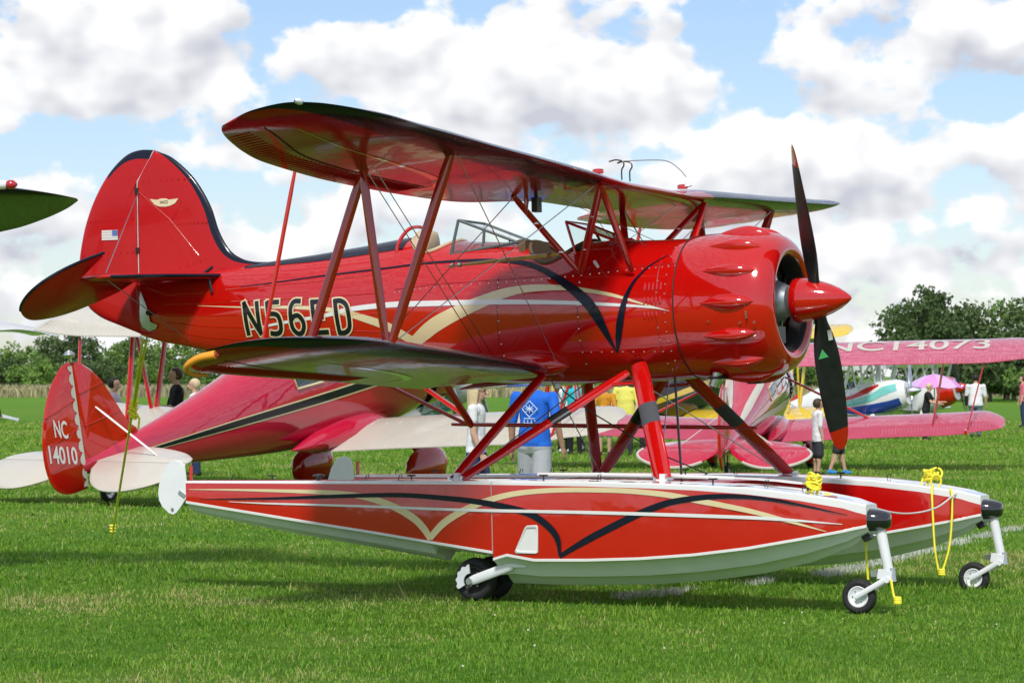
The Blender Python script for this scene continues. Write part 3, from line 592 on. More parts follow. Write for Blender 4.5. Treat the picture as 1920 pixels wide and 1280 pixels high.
# ---- wings
AF = [(1.0,.006,-.004),(.9,.030,.0),(.75,.062,.0),(.6,.089,.0),(.45,.108,.0),(.3,.114,.0),(.2,.108,.001),(.12,.092,.004),(.06,.071,.012),(.025,.053,.020),(.006,.041,.029),(0,.035,.035)]   # Clark Y, chord line on the flat underside
def af_ring(y, xl, zl, xt, zt, tk=1.0):
    """one wing section; zl, zt are heights of the flat underside at leading and trailing edge"""
    c = xl-xt; r = []
    for u, zu, _ in AF: r.append((xl-c*u, y, zl+(zt-zl)*u+zu*c*tk))
    for u, _, zd in AF[::-1][1:]: r.append((xl-c*u, y, zl+(zt-zl)*u+zd*c*tk))
    return r
def wing(name, stations, parent, bands=.2, matsn=('redwing', 'navy'), n=7, skipnavy=None):
    q = spline(stations, n); rings = [af_ring(*r) for r in q]; k = len(AF)
    def mf(i, j):
        u = (AF[j][0] if j < k else AF[2*k-2-j][0]); u2 = AF[j+1][0] if j+1 < k else (AF[2*k-3-j][0] if 2*k-3-j >= 0 else 1)
        if skipnavy and skipnavy(q[i][0]): return 0
        return 1 if max(u, u2) <= bands+.003 else 0
    return MB().loft(rings, True, True, 0, mf).build(name, list(matsn), parent, smooth=45), q
def wing_under(q):
    ys = q[:, 0]; o = np.argsort(ys)
    def s(y, u, off=.004):
        xl, zl, xt, zt = [float(np.interp(y, ys[o], q[o, i])) for i in (1, 2, 3, 4)]
        return (xl-(xl-xt)*u, y, zl+(zt-zl)*u-off)
    return s
def wings():
    # y, xLE, zLE(underside), xTE, zTE, thickness
    UR = [(0,-1.58,.905,-2.42,.865,1),(-.55,-1.58,.905,-2.43,.865,1),(-.80,-1.58,.91,-2.55,.86,1),(-1.05,-1.585,.915,-2.84,.855,1),(-1.4,-1.585,.93,-2.94,.86,1),(-2.2,-1.59,.965,-2.95,.865,1),(-3.0,-1.60,1.0,-2.95,.885,1),(-3.5,-1.62,1.03,-2.955,.915,1),(-4.0,-1.64,1.06,-2.945,.955,.95),(-4.3,-1.68,1.10,-2.90,.99,.85),(-4.5,-1.76,1.135,-2.855,1.02,.75),(-4.68,-1.88,1.175,-2.80,1.045,.6),(-4.8,-2.03,1.205,-2.755,1.065,.5),(-4.88,-2.22,1.215,-2.715,1.085,.4),(-4.93,-2.45,1.18,-2.67,1.10,.25),(-4.94,-2.56,1.13,-2.62,1.11,.15)]
    UL = [(-a[0]+max(0, -a[0]-3)*.11,)+tuple(a[1:]) for a in UR]
    LR = [(-.35,-2.41,-.535,-3.66,-.60,1),(-.7,-2.41,-.515,-3.67,-.59,1),(-1.4,-2.42,-.475,-3.68,-.565,1),(-2.2,-2.43,-.425,-3.68,-.545,1),(-2.9,-2.45,-.385,-3.68,-.53,1),(-3.3,-2.52,-.36,-3.67,-.52,.95),(-3.6,-2.68,-.335,-3.65,-.515,.85),(-3.83,-2.90,-.315,-3.62,-.505,.7),(-3.98,-3.12,-.325,-3.58,-.48,.5),(-4.07,-3.32,-.36,-3.53,-.445,.3),(-4.09,-3.42,-.39,-3.47,-.41,.2)]
    LL = [(-a[0],)+tuple(a[1:]) for a in LR]
    sk = lambda y: abs(y) < 1.07
    ur, qu = wing('upper_wing', UR, PL, skipnavy=sk); ul, qul = wing('upper_wing', UL, PL, skipnavy=sk)
    lr, ql = wing('lower_wing', LR, PL, skipnavy=lambda y: abs(y) < .62); ll, qll = wing('lower_wing', LL, PL, skipnavy=lambda y: abs(y) < .62)
    for o, q, ys in ((ur, qu, (-2.1, -4.7)), (lr, ql, (-1.7, -3.85))):
        su = wing_under(q); sf = lambda a, b, off: su(a, b, off)
        # aileron gap line and pinstripe on the underside
        ribbon('aileron_gap', [(ys[0], .78), ((ys[0]*2+ys[1])/3, .78), ((ys[0]+2*ys[1])/3, .77), (ys[1], .66)], [.012, .012, .012, .012], sf, 'dark', o, .003)
        for k in range(46):
            y = ys[0]+(ys[1]-ys[0])*(k+.5)/46
            MB().tube([su(y, .80, .001), su(y, .9, .002), su(y, .985, .001)], .0045, 4).build('aileron_rib', 'redfab', o)
        w = abs(ys[1])-abs(ys[0])
        ribbon('pinstripe', [(ys[1]+.15, .50), (ys[1]+.9, .50), (ys[1]+1.6, .52), (ys[1]+2.2, .58), (ys[1]+2.6, .70), (ys[1]+2.68, .86)], [.006, .014, .03, .05, .06, .05], sf, 'cream', o, .003)
    for sg in (-1, 1):
        # root fillet of the lower wing
        rings = []
        for x, r, z in ((-2.28, .004, -.46), (-2.34, .05, -.455), (-2.42, .085, -.445), (-2.6, .10, -.43), (-2.9, .085, -.44), (-3.3, .06, -.48), (-3.7, .03, -.53), (-3.95, .004, -.55)):
            y0 = fY(x, min(z+.05, .2)); rings.append([(x, sg*(y0-.03+r*1.5*math.cos(t)), z+r*math.sin(t)) for t in [2*math.pi*k/14 for k in range(14)]])
        MB().loft(rings).build('wing_root_fillet', 'red', PL, smooth=70)
    # wing tip protector on the right lower wing
    pd = spline([(-3.30,-4.085,-.405),(-3.42,-4.11,-.425),(-3.52,-4.10,-.47),(-3.575,-4.03,-.51),(-3.60,-3.9,-.535),(-3.625,-3.7,-.535)], 6)
    o = tube('wingtip_pad', [tuple(p) for p in pd], list(np.linspace(.031, .013, len(pd))), 'amber', PL, 12); MB().lathe([(0,.004),(.006,.018),(.0,.02)], 12, 'x', (-3.292,-4.085,-.405)).build('pad_bore', 'navred', o)
    # landing light lens on the upper wing leading edge near the tip
    MB().lathe([(-.06,.006),(-.035,.018),(0,.022),(.035,.018),(.06,.006)], 14, 'y', (-2.12,-4.85,1.225)).build('position_lamp', 'whitem', PL)
    # struts -------------------------------------------------
    for sg in (-1, 1):
        Y = 3.15*sg
        ft, rt = (-1.86, Y, 1.03), (-2.61, Y, .94); fb, rb = (-2.39, Y, -.33), (-3.07, Y, -.31)
        strut('interplane_strut', ft, fb, .085, .032, 'red', PL); strut('interplane_strut', (rt[0], Y, rt[2]-.05), rb, .085, .032, 'red', PL); strut('interplane_strut', (rt[0]+.02, Y+.02*sg, rt[2]), (fb[0]-.05, fb[1], fb[2]+.02), .075, .03, 'red', PL)
        strut('strut_fairing', (rt[0]+.05, Y, rt[2]+.05), (rt[0], Y, rt[2]-.12), .06, .05, 'red', PL)
        strut('aileron_link', (-3.17, Y, .955), (-3.49, Y, -.36), .036, .022, 'red', PL)
        c = 1.05*sg; T1, T2 = (-1.66, c, .915), (-2.42, c, .875); A, B = (-2.11, .5*sg, .27), (-1.65, .515*sg, .265)
        strut('cabane_strut', T1, A, .062, .034, 'red', PL); strut('cabane_strut', T1, B, .062, .034, 'red', PL); strut('cabane_strut', T2, (A[0]-.015, A[1], A[2]+.02), .062, .034, 'red', PL)
        for k, t in enumerate((.35, .72)):
            for a, b in ((T1, A), (T2, A)):
                p = Vector(a).lerp(Vector(b), t); MB().lathe([(-.006, .022), (.006, .022)], 10, 'z', p).build('hose_clamp', 'alu', PL)
        # flying and landing wires
        def wire(a, b, r=.0042): tube('bracing_wire', [a, b], r, 'steel', PL, 5)
        wire((-2.57, Y, .93), (-2.92, .5*sg, -.47)); wire((-2.50, Y, .94), (-2.84, .5*sg, -.46))
        wire((-1.84, Y, 1.02), (-2.33, .53*sg, -.42))
        wire((-2.40, 1.07*sg, .87), (-2.45, Y-.02*sg, -.31)); wire((-1.70, 1.07*sg, .91), (-2.37, Y-.06*sg, -.31))
        wire((-1.9, 1.0*sg, .9), (-2.05, -.5*sg, .30), .003); wire((-2.2, .6*sg, .86), (-1.62, -.3*sg, .48), .003)
        jv = spline([(-3.06, 1.02*sg, .350), (-2.8, .99*sg, .365), (-2.4, .95*sg, .388), (-2.10, .92*sg, .405)], 4)
        j = tube('javelin_brace', [tuple(p) for p in jv], list(np.interp(range(len(jv)), [0, len(jv)*.3, len(jv)*.75, len(jv)-1], [.004, .014, .017, .012])), 'wood', PL, 8)
        for x in (-2.99, -2.93, -2.52, -2.17): MB().lathe([(-.012, .02), (.012, .02)], 8, 'x', (x, ip(x, [-3.06, -2.1], [1.02, .92])*sg, ip(x, [-3.06, -2.1], [.350, .405]))).build('ferrule', 'alu', j)
        # front V between cabane tops and far fuselage
        strut('float_gear_step', (-1.2, .0, -.58), (-1.2, .02, -.6), .02, .02, 'red', PL) if False else None
    # top of wing: fuel caps, antennas, vents
    for y in (-.78, .92): MB().lathe([(0, .045), (.03, .045), (.035, .03)], 14, 'z', (-1.80, y, 1.035)).build('fuel_cap', 'red', PL)
    for y in (-.28, -.12):
        tube('vent_tube', [tuple(p) for p in spline([(-1.82, y, 1.02), (-1.82, y, 1.10), (-1.80, y, 1.135), (-1.81, y, 1.17), (-1.87, y, 1.185), (-1.93, y, 1.175)], 4)], .006, 'black', PL, 6)
    o = MB().tube([(-1.62, .62, 1.02), (-1.63, .62, 1.10)], [.035, .008], 8).build('whip_antenna', 'whitem', PL)
    tube('antenna_rod', [tuple(p) for p in spline([(-1.63, .62, 1.09), (-1.70, .62, 1.17), (-1.80, .62, 1.24), (-1.95, .62, 1.262), (-2.25, .62, 1.27)], 5)], .0045, 'steel', o, 5)
    bx = MB().box((-2.23, -1.02, .795), (.05, .085, .115)).build('camera_pod', 'black', PL); tube('pod_bracket', [(-2.23, -1.02, .85), (-2.23, -1.04, .91)], .016, 'black', bx, 8)
    tube('aileron_horn', [(-2.29, -1.08, .90), (-2.29, -1.08, .82), (-2.29, -1.08, .72)], [.012, .022, .006], 'red', PL, 8)
    tube('step_light', [(-1.98, -.50, .36), (-1.93, -.545, .315)], [.014, .012], 'pale', PL, 8)
wings()

# ---- tail
def tail():
    fin = [(-5.50,.535),(-5.62,.60),(-5.709,.671),(-5.804,.839),(-5.892,1.078),(-6.051,1.323),(-6.269,1.516),(-6.42,1.585),(-6.42,1.585)]
    hx = -6.625
    fo = spline([(-5.50,.53),(-5.60,.585),(-5.709,.671),(-5.804,.839),(-5.892,1.078),(-6.051,1.323),(-6.269,1.516),(-6.43,1.59)], 6)
    out = [tuple(p) for p in fo]+[(hx, 1.33), (hx, 1.0), (hx, .45), (hx, .25), (-6.2, .3), (-5.6, .42)]
    def plate2(name, outline, mats, tmax, edge):
        """double curved tail surface: outline in x,z with rounded edge; edge(x,z) -> True for navy trim"""
        c = np.mean(outline, axis=0); mb = MB(); lv = [(1, 0), (.985, .35), (.945, .7), (.90, .82), (.7, .95), (.4, 1), (.05, 1)]
        rs = []
        for s, t in lv: rs.append([(c[0]+(p[0]-c[0])*s, -tmax/2*t, c[1]+(p[1]-c[1])*s) for p in outline])
        ls = [[(p[0], -p[1], p[2]) for p in r] for r in rs[::-1]]
        allr = ls+rs[1:] if False else ls[:-1]+rs
        n = len(outline)
        def mf(i, j):
            p = allr[i][j]; k = max(abs(i-(len(lv)-1)), abs(i+1-(len(lv)-1)))
            q = outline[j]; return 1 if edge(*q) and k < 4 else 0
        return mb.loft(allr, True, True, 0, mf).build(name, mats, PL, smooth=50)
    LEp = spline([(-5.30,.553),(-5.45,.562),(-5.58,.595),(-5.70,.675),(-5.804,.839),(-5.892,1.078),(-6.051,1.323),(-6.269,1.516),(-6.44,1.592)], 6)
    HGp = spline([(hx,.36),(hx,.42),(hx,.48),(hx,.56),(hx,.70),(hx,.90),(hx,1.12),(hx,1.325),(-6.452,1.59)], 6)
    lv = [(0, 0), (.012, .35), (.04, .6), (.085, .72), (.3, .92), (.65, 1), (1, .9)]; rs = []
    for sgn, order in ((1, lv[::-1]), (-1, lv[1:])):
        for t, k in order: rs.append([(p[0]+(q[0]-p[0])*t, sgn*.035*k, p[1]+(q[1]-p[1])*t) for p, q in zip(LEp, HGp)])
    nl = len(lv)-1
    fi = MB().loft(rs, False, False, 0, lambda i, j: 1 if nl-4 < i+.5 < nl+3 and abs(i+.5-nl) < 3 else 0).build('fin', ['redfab', 'navy'], PL, smooth=50)
    ro = spline([(-6.645, 1.33), (-6.47, 1.60), (-6.62, 1.612), (-6.774, 1.569), (-6.948, 1.428), (-7.096, 1.222), (-7.204, .989), (-7.267, .753), (-7.285, .6), (-7.275, .394), (-7.2, .25), (-7.063, .146), (-6.865, .066), (-6.697, .002), (-6.645, -.02)], 5)
    ro = [(-6.645, 1.33)]+[tuple(p) for p in spline([(-6.455, 1.602), (-6.62, 1.612), (-6.774, 1.569), (-6.948, 1.428), (-7.096, 1.222), (-7.204, .989), (-7.267, .753), (-7.285, .6), (-7.275, .394), (-7.2, .25), (-7.063, .146), (-6.865, .066), (-6.697, .002)], 5)]+[(-6.645, -.02), (-6.645, .4), (-6.645, .9)]
    ru = plate2('rudder', ro, ['redfab', 'navy'], .06, lambda x, z: z > 1.44)
    # hinge gap strips, rib tapes, hinges
    tube('hinge_gap', [(-6.635, -.030, .46), (-6.635, -.032, .9), (-6.635, -.028, 1.33)], .0045, 'pale', fi, 5); tube('hinge_gap', [(-6.635, -.026, 1.33), (-6.455, -.016, 1.605)], .006, 'pale', fi, 5)
    for z in (1.25, .72): MB().box((-6.64, -.037, z), (.035, .012, .05)).build('rudder_hinge', 'dark', fi)
    for p0, p1 in (((-6.05, 1.325), (-6.6, 1.325)), ((-5.9, .93), (-6.28, .93)), ((-5.95, .60), (-6.6, .45))):
        for k in range(9): t = (k+.5)/9; MB().lathe([(-.0375, .001), (-.0365, .009), (-.034, .009)], 6, 'y', (p0[0]+(p1[0]-p0[0])*t, 0, p0[1]+(p1[1]-p0[1])*t)).build('rib_stitch', 'redfab', fi)
    for zz, x0 in ((1.0, -7.17), (.70, -7.25), (.46, -7.24)):
        for k in range(9): t = (k+.5)/9; MB().lathe([(-.0335, .001), (-.0325, .009), (-.03, .009)], 6, 'y', (x0+(-6.66-x0)*t, 0, zz+.01*t)).build('rib_stitch', 'redfab', ru)
    tube('fin_brace_line', [(-6.62, -.034, 1.24), (-6.3, -.0345, .98), (-6.0, -.033, .64)], .0035, 'redfab', fi, 5); tube('fin_brace_line', [(-6.17, -.0325, 1.13), (-6.30, -.034, .92)], .0035, 'redfab', fi, 5)
    # flag on the rudder, winged badge on the fin
    fl = MB()
    y = -.0365
    for k in range(7):
        z1 = .918-k*.0125; fl.add([(-7.017, y, z1), (-6.845, y, z1-.004), (-6.845, y, z1-.0165), (-7.017, y, z1-.0125)], [(0, 1, 2, 3)], k % 2)
    fb = fl.build('flag_marking', ['pale', mat('flag_grey', (.55, .5, .5), .4)], ru, smooth=0)
    MB().add([(-6.905, y-.002, .914), (-6.845, y-.002, .912), (-6.845, y-.002, .862), (-6.905, y-.002, .864)], [(0, 1, 2, 3)]).build('flag_canton', 'flagblue', fb, smooth=0)
    bd = [(-6.50,1.168),(-6.42,1.155),(-6.39,1.165),(-6.33,1.163),(-6.30,1.15),(-6.20,1.155),(-6.235,1.115),(-6.29,1.095),(-6.34,1.09),(-6.40,1.095),(-6.45,1.115)]
    wb = MB().add([(x, -.0385, z) for x, z in bd], [tuple(range(len(bd)))]).build('winged_badge', 'cream', fi, smooth=0)
    vs, fs = fitted_text('WACO', .085, .028, .01); MB().add([(-6.395+u, -.0405, 1.117+v) for u, v in vs], fs).build('badge_lettering', 'navy', wb, smooth=0)
    # stabiliser (fixed) and drooped elevators with horns
    for sg in (-1, 1):
        z0 = .455
        so_ = spline([(-5.76,.06),(-5.82,.2),(-5.95,.45),(-6.15,.7),(-6.36,.885)], 5)
        ol = [(p[0], sg*p[1], z0-.02*p[1]) for p in so_]+[(-6.655, sg*.885, z0-.02), (-6.655, sg*.5, z0-.012), (-6.655, sg*.05, z0)]
        st = MB().plate(ol, .05, (0, 0, 1), 0, .12).build('stabiliser', 'redfab', PL)
        tube('leading_edge_trim', [(p[0]+.003, p[1], p[2]) for p in ol[:len(so_)]], .016, 'navy', st, 8)
        d = R(38); hz = z0-.015
        eo = spline([(.33,.90),(.20,1.10),(.05,1.26),(-.12,1.36),(-.28,1.37),(-.42,1.30),(-.52,1.15),(-.56,.98),(-.53,.78),(-.44,.55),(-.30,.34),(-.13,.14)], 4)
        eo = [(0, .07), (0, .5), (0, .905)]+[tuple(p) for p in eo]
        pts = [(-6.665+s*math.cos(d), sg*y_, hz+s*math.sin(d)) for s, y_ in eo]
        el_ = MB().plate(pts, .035, (-math.sin(d), 0, math.cos(d)), 0, .08).build('elevator', 'redfab', PL)
        tube('horn_trim', [tuple(p) for p in pts[3:3+22]], .013, 'navy', el_, 8)
        tube('tail_brace_wire', [(-6.42, sg*.90, z0+.19), (-6.60, sg*.03, 1.24)] if False else [(-6.46, sg*.80, z0+.02), (-6.62, sg*.03, 1.24)], .0045, 'steel', PL, 5)
        tube('tail_brace_wire', [(-6.46, sg*.80, z0-.03), (-6.1, sg*.06, -.10)], .0045, 'steel', PL, 5)
        strut('stabiliser_bracket', (-5.80, sg*.155, .30), (-5.84, sg*.15, .47), .03, .02, 'black', PL); strut('stabiliser_bracket', (-5.93, sg*.13, .45), (-5.80, sg*.13, .53), .03, .02, 'black', PL)
    # aluminium wear plate and tail light at the sternpost
    MB().loft([[(-6.62, -.045, .35), (-6.60, -.05, .35)], [(-6.62, -.05, .2), (-6.53, -.066, .2)], [(-6.62, -.05, .1), (-6.50, -.068, .08)], [(-6.60, -.045, .04), (-6.42, -.075, .05)], [(-6.52, -.055, -.0), (-6.45, -.062, .015)]], False, False).build('wear_plate', 'alu', PL)
    MB().tube([(-6.50, -.07, .16), (-6.50, -.10, .16)], .025, 10).build('tail_lamp', 'black', PL)
    for k in (-1, 1): tube('tie_ring', [(-6.615+k*.03, 0, -.03), (-6.615+k*.025, 0, -.07), (-6.615, 0, -.085)], .006, 'steel', PL, 6)
tail()

# ---- windscreens, seats
def cockpit():
    def screen(name, side, top, front, ht, frame, y0, y1):
        """three-panel windscreen: side triangle rear-bottom, rear-top, front-bottom at half width y0 (bottom), y1 (top)"""
        rb, rt, fb = side; o = None
        g = MB(); f = MB()
        for sg in (-1, 1):
            A, B, Cc = (rb[0], sg*y0, rb[1]), (rt[0], sg*y1, rt[1]), (fb[0], sg*y1*.9, fb[1])
            g.add([A, B, Cc], [(0, 1, 2)])
            mB = Vector(B).lerp(Vector(Cc), .45); mA = Vector(A).lerp(Vector(Cc), .47)
            for a, b, r in ((A, B, .013), (B, Cc, .013), (A, Cc, .013), (mB, mA, .008)): f.tube([a, b], r, 6)
        g.add([(rt[0], -y1, rt[1]), (rt[0], y1, rt[1]), (fb[0], y1*.9, fb[1]), (fb[0], -y1*.9, fb[1])], [(0, 1, 2, 3)])
        f.tube([(rt[0], -y1, rt[1]), (rt[0], y1, rt[1])], .012, 6); f.tube([(fb[0], -y1*.9, fb[1]), (fb[0]+.05, 0, fb[1]+.01), (fb[0], y1*.9, fb[1])], .02, 6)
        fr = f.build(name, frame, PL); go = g.build('pane', 'glass', fr, smooth=0)
        sm = go.modifiers.new('t', 'SOLIDIFY'); sm.thickness = .005
    screen('rear_windscreen', ((-3.38, .50), (-3.33, .785), (-2.80, .575)), 0, 0, 0, M['hull'] if False else mat('grey_green_frame', (.07, .10, .10), .4), .29, .24)
    screen('front_windscreen', ((-2.22, .44), (-2.34, .715), (-1.93, .545)), 0, 0, 0, 'red', .33, .25)
    hr = MB(); rings = []
    for t in np.linspace(0, 1, 9): rings.append([(-3.80+.10*math.cos(a)*(.5+.5*math.sin(math.pi*(.15+.7*t)))+.05*t, .20*math.sin(a)*(1-.35*t**3), .46+.26*t) for a in [2*math.pi*k/16 for k in range(16)]])
    rings.append([(p[0]*.4-3.76*.6, p[1]*.5, p[2]+.025) for p in rings[-1]])
    hr.loft(rings).build('headrest', 'leather', PL, smooth=80)
    tube('roll_bar', [tuple(p) for p in spline([(-3.92, -.25, .46), (-3.90, -.24, .62), (-3.84, -.17, .74), (-3.82, 0, .77), (-3.84, .17, .74), (-3.90, .24, .62), (-3.92, .25, .46)], 6)], .016, 'red', PL, 8)
    MB().box((-2.72, 0, .42), (.06, .6, .34)).build('front_seat_back', 'brown', PL)
    MB().box((-2.21, 0, .40), (.05, .62, .22)).build('instrument_panel', 'dark', PL)
    tube('rear_headset_cord', [(-3.5, -.28, .5), (-3.42, -.30, .48)], .006, 'black', PL, 5)
cockpit()
# ---- floats with amphibious gear
FLX = [-5.20,-4.4,-3.9,-3.4,-2.87,-2.62,-2.33,-1.97,-1.53,-1.09,-.66,-.24,.15,.45,.59]
FTOP = [-1.316,-1.329,-1.337,-1.345,-1.353,-1.358,-1.362,-1.37,-1.38,-1.397,-1.418,-1.445,-1.496,-1.549,-1.59]
FEDG = [-1.330,-1.346,-1.356,-1.365,-1.375,-1.380,-1.388,-1.399,-1.413,-1.433,-1.456,-1.492,-1.546,-1.608,-1.660]
FCH = [-1.494,-1.61,-1.683,-1.753,-1.832,-1.869,-1.911,-1.973,-1.975,-1.966,-1.941,-1.897,-1.836,-1.784,-1.752]
FKL = [-1.575,-1.73,-1.81,-1.89,-1.977,-1.99,-2.15,-2.165,-2.168,-2.163,-2.135,-2.085,-2.0,-1.89,-1.80]
def fhalf(x): return ip(x, [-5.2,-4,-3,-2.3,-1,-.3,.1,.4,.6,.72], [.17,.25,.32,.36,.375,.36,.31,.22,.12,.04])
def float_ring(x, yc, zc=None, zk=None):
    w = fhalf(x); tp = ip(x, FLX, FTOP); ed = ip(x, FLX, FEDG); zc = ip(x, FLX, FCH) if zc is None else zc; zk = ip(x, FLX, FKL) if zk is None else zk; d = zc-zk
    h = [(0, tp+.014*w/.37), (w*.6, tp+.011*w/.37), (w-.012, tp+.004), (w, tp-.008), (w+.001, ed), (w, zc+.02), (w+.004, zc+.018), (w+.004, zc), (w*.96, zc-.03*d), (w*.84, zc-.15*d), (w*.70, zc-.45*d), (w*.62, zc-.62*d), (w*.55, zc-.42*d), (w*.40, zc-.50*d), (w*.2, zc-.82*d), (.02, zk)]
    return [(x, yc+a, z) for a, z in h]+[(x, yc-a, z) for a, z in h[::-1][:-1]]
NH = 16
def fmat(j):
    k = j if j < NH-1 else 2*NH-2-j
    return [1, 1, 1, 1, 0, 3, 3, 2, 2, 2, 2, 2, 2, 2, 2, 2][max(0, min(15, k))]
def make_float(yc, outer):
    sg = -1 if yc < 0 else 1
    fo = [-2.318, -2.2, -1.97, -1.75, -1.53, -1.3, -1.09, -.88, -.66, -.45, -.24, -.05, .15, .3, .45, .53, .6]
    mb = MB(); mb.loft([float_ring(x, yc) if x > -2.3 else float_ring(x, yc, -1.964, -2.152) for x in fo], True, True, 2, lambda i, j: fmat(j))
    ao = [-5.2, -5.0, -4.6, -4.2, -3.8, -3.4, -3.1, -2.885]
    rr = [float_ring(x, yc) for x in ao]+[float_ring(x, yc, None, ip(x, FLX, FCH)-.055) for x in (-2.88, -2.6, -2.325)]
    mb.loft(rr, True, True, 2, lambda i, j: fmat(j))
    fl = mb.build('float', ['red', 'white', 'hull', 'white'], PL, smooth=32)
    # black rubber bow bumper
    rings = []
    for x, s, dz in ((.575, 1.04, 0), (.63, .98, -.004), (.69, .80, -.012), (.73, .52, -.022), (.745, .18, -.03)):
        w = max(.095, fhalf(.59)*.95)*s; zt, zb = -1.612+dz*1.5, -1.785+.05*(1-s); rings.append([(x, yc+w*math.copysign(abs(math.cos(t))**.9, math.cos(t)), (zt+zb)/2+(zt-zb)/2*math.copysign(abs(math.sin(t))**.9, math.sin(t))) for t in [2*math.pi*k/20 for k in range(20)]])
    bp = MB().loft(rings).build('bow_bumper', 'bumper', fl, smooth=60)
    MB().box((.56, yc, -1.815), (.06, .08, .07), Matrix.Rotation(R(-30), 3, 'Y')).build('bow_eye', 'black', fl)
    # deck fittings: cleats, hatch knob, tie loops
    for x in (-4.42, -3.15, -2.0, -.6, .15):
        z = ip(x, FLX, FTOP)+.012; c = MB().tube([(x-.035, yc-.2*sg*0+sg*0-.1, z+.03), (x+.035, yc-.1, z+.03)], .007, 6); c.tube([(x, yc-.1, z), (x, yc-.1, z+.03)], .007, 6); c.build('deck_cleat', 'black', fl)
    for k, x in enumerate((-4.9, -3.65, -3.35, -1.62, -.25, .05)):
        z = ip(x, FLX, FTOP)+.01; tube('bilge_plug_loop', [(x, yc+.05, z), (x+.012, yc+.05, z+.035), (x+.035, yc+.05, z+.04), (x+.03, yc+.05, z+.008)], .004, 'black', fl, 5)
    MB().lathe([(0, .02), (.03, .02), (.032, .048), (.045, .045), (.05, .01)], 14, 'z', (-4.02, yc-.05, -1.33)).build('mooring_bollard', 'black', fl)
    if outer:
        sf = lambda a, b, off: (a, yc-fhalf(a)-off, b)
        ribbon('cream_stripe', [(-5.166,-1.382),(-4.663,-1.393),(-3.889,-1.421),(-3.587,-1.447),(-3.389,-1.483),(-3.193,-1.547),(-3.024,-1.632),(-2.929,-1.715),(-2.869,-1.80)], [.004,.016,.034,.042,.05,.056,.06,.06,.05], sf, 'cream', fl, .005)
        ribbon('cream_stripe', [(-2.875,-1.79),(-2.76,-1.684),(-2.615,-1.603),(-2.423,-1.528),(-2.19,-1.47),(-1.962,-1.445),(-1.692,-1.437),(-1.425,-1.442),(-1.162,-1.454),(-.86,-1.486),(-.566,-1.542),(-.236,-1.609),(.04,-1.683),(.337,-1.774)], [.05,.058,.054,.048,.042,.038,.036,.036,.038,.042,.042,.036,.026,.004], sf, 'cream', fl, .0055)
        ribbon('navy_stripe', [(-5.062,-1.461),(-4.404,-1.465),(-3.89,-1.459),(-3.388,-1.453),(-3.093,-1.457),(-2.803,-1.478),(-2.517,-1.506),(-2.283,-1.542),(-2.056,-1.593),(-1.922,-1.65),(-1.812,-1.735),(-1.76,-1.82),(-1.75,-1.93)], [.003,.016,.028,.034,.036,.038,.042,.046,.05,.052,.052,.046,.02], sf, 'navy', fl, .007)
        ribbon('navy_stripe', [(-1.752,-1.935),(-1.524,-1.816),(-1.3,-1.714),(-1.079,-1.621),(-.862,-1.549),(-.649,-1.517),(-.439,-1.504),(-.233,-1.512),(.004,-1.543),(.231,-1.594),(.483,-1.658)], [.03,.05,.052,.05,.046,.042,.036,.03,.024,.016,.003], sf, 'navy', fl, .0075)
        ribbon('white_stripe', [(-4.77,-1.486),(-4.405,-1.504),(-3.892,-1.522),(-3.391,-1.541),(-2.901,-1.563),(-2.425,-1.581),(-1.518,-1.608),(-.653,-1.642),(-.039,-1.674),(.447,-1.723)], [.003,.012,.016,.018,.02,.022,.024,.026,.024,.004], sf, 'white', fl, .009)
        vt = [(-2.035,-1.722),(-2.02,-1.71),(-1.945,-1.708),(-1.935,-1.72),(-1.937,-1.895),(-1.95,-1.906),(-2.11,-1.904),(-2.12,-1.89)]; c = np.mean(vt, axis=0); mb = MB()
        lv = [(1.1, .004), (1.06, .012), (.92, .012), (.85, .002)]; mb.loft([[sf(c[0]+(p[0]-c[0])*s, c[1]+(p[1]-c[1])*s, o) for p in vt] for s, o in lv], True, False); r = [sf(c[0]+(p[0]-c[0])*.85, c[1]+(p[1]-c[1])*.85, .002) for p in vt]; mb.add(r, [tuple(range(len(r)))])
        mb.build('step_recess', 'white', fl, smooth=60)
    # water rudder
    ro = [(-5.41,-1.141),(-5.35,-1.15),(-5.315,-1.19),(-5.295,-1.331),(-5.292,-1.44),(-5.356,-1.527),(-5.40,-1.575),(-5.436,-1.591),(-5.48,-1.575),(-5.538,-1.524),(-5.570,-1.47),(-5.578,-1.41),(-5.565,-1.33),(-5.53,-1.24),(-5.475,-1.165)]
    wr = MB().plate([(a, yc, b) for a, b in ro], .014, (0, 1, 0), 0, .02).build('water_rudder', 'whitem', PL)
    MB().lathe([(-.012, .014), (-.018, .012), (-.018, .001)], 12, 'y', (-5.436, yc, -1.545)).build('rudder_bolt', 'steel', wr); MB().box((-5.34, yc-.012, -1.42), (.07, .012, .03), Matrix.Rotation(R(35), 3, 'Y')).build('rudder_fitting', 'alu', wr)
    tube('rudder_post', [(-5.255, yc, -1.19), (-5.26, yc, -1.36), (-5.23, yc, -1.45)], .016, 'red', PL, 8)
    # bow leg and castering wheel
    lg = MB().tube([(.655, yc, -1.70), (.675, yc, -1.83), (.722, yc, -2.09)], [.036, .040, .036], 12).build('bow_gear_leg', 'whitem', PL)
    MB().tube([(.50, yc, -1.775), (.665, yc, -1.775)], .03, 8).build('leg_pivot', 'whitem', lg)
    MB().box((.70, yc, -2.10), (.11, .08, .07), Matrix.Rotation(R(10), 3, 'Y')).build('caster_block', 'whitem', lg); MB().tube([(.735, yc, -2.05), (.745, yc, -2.15)], .03, 10).build('caster_pin', 'alu', lg)
    MB().box((.615, yc, -2.09), (.05, .06, .045)).build('shimmy_damper', 'alu', lg)
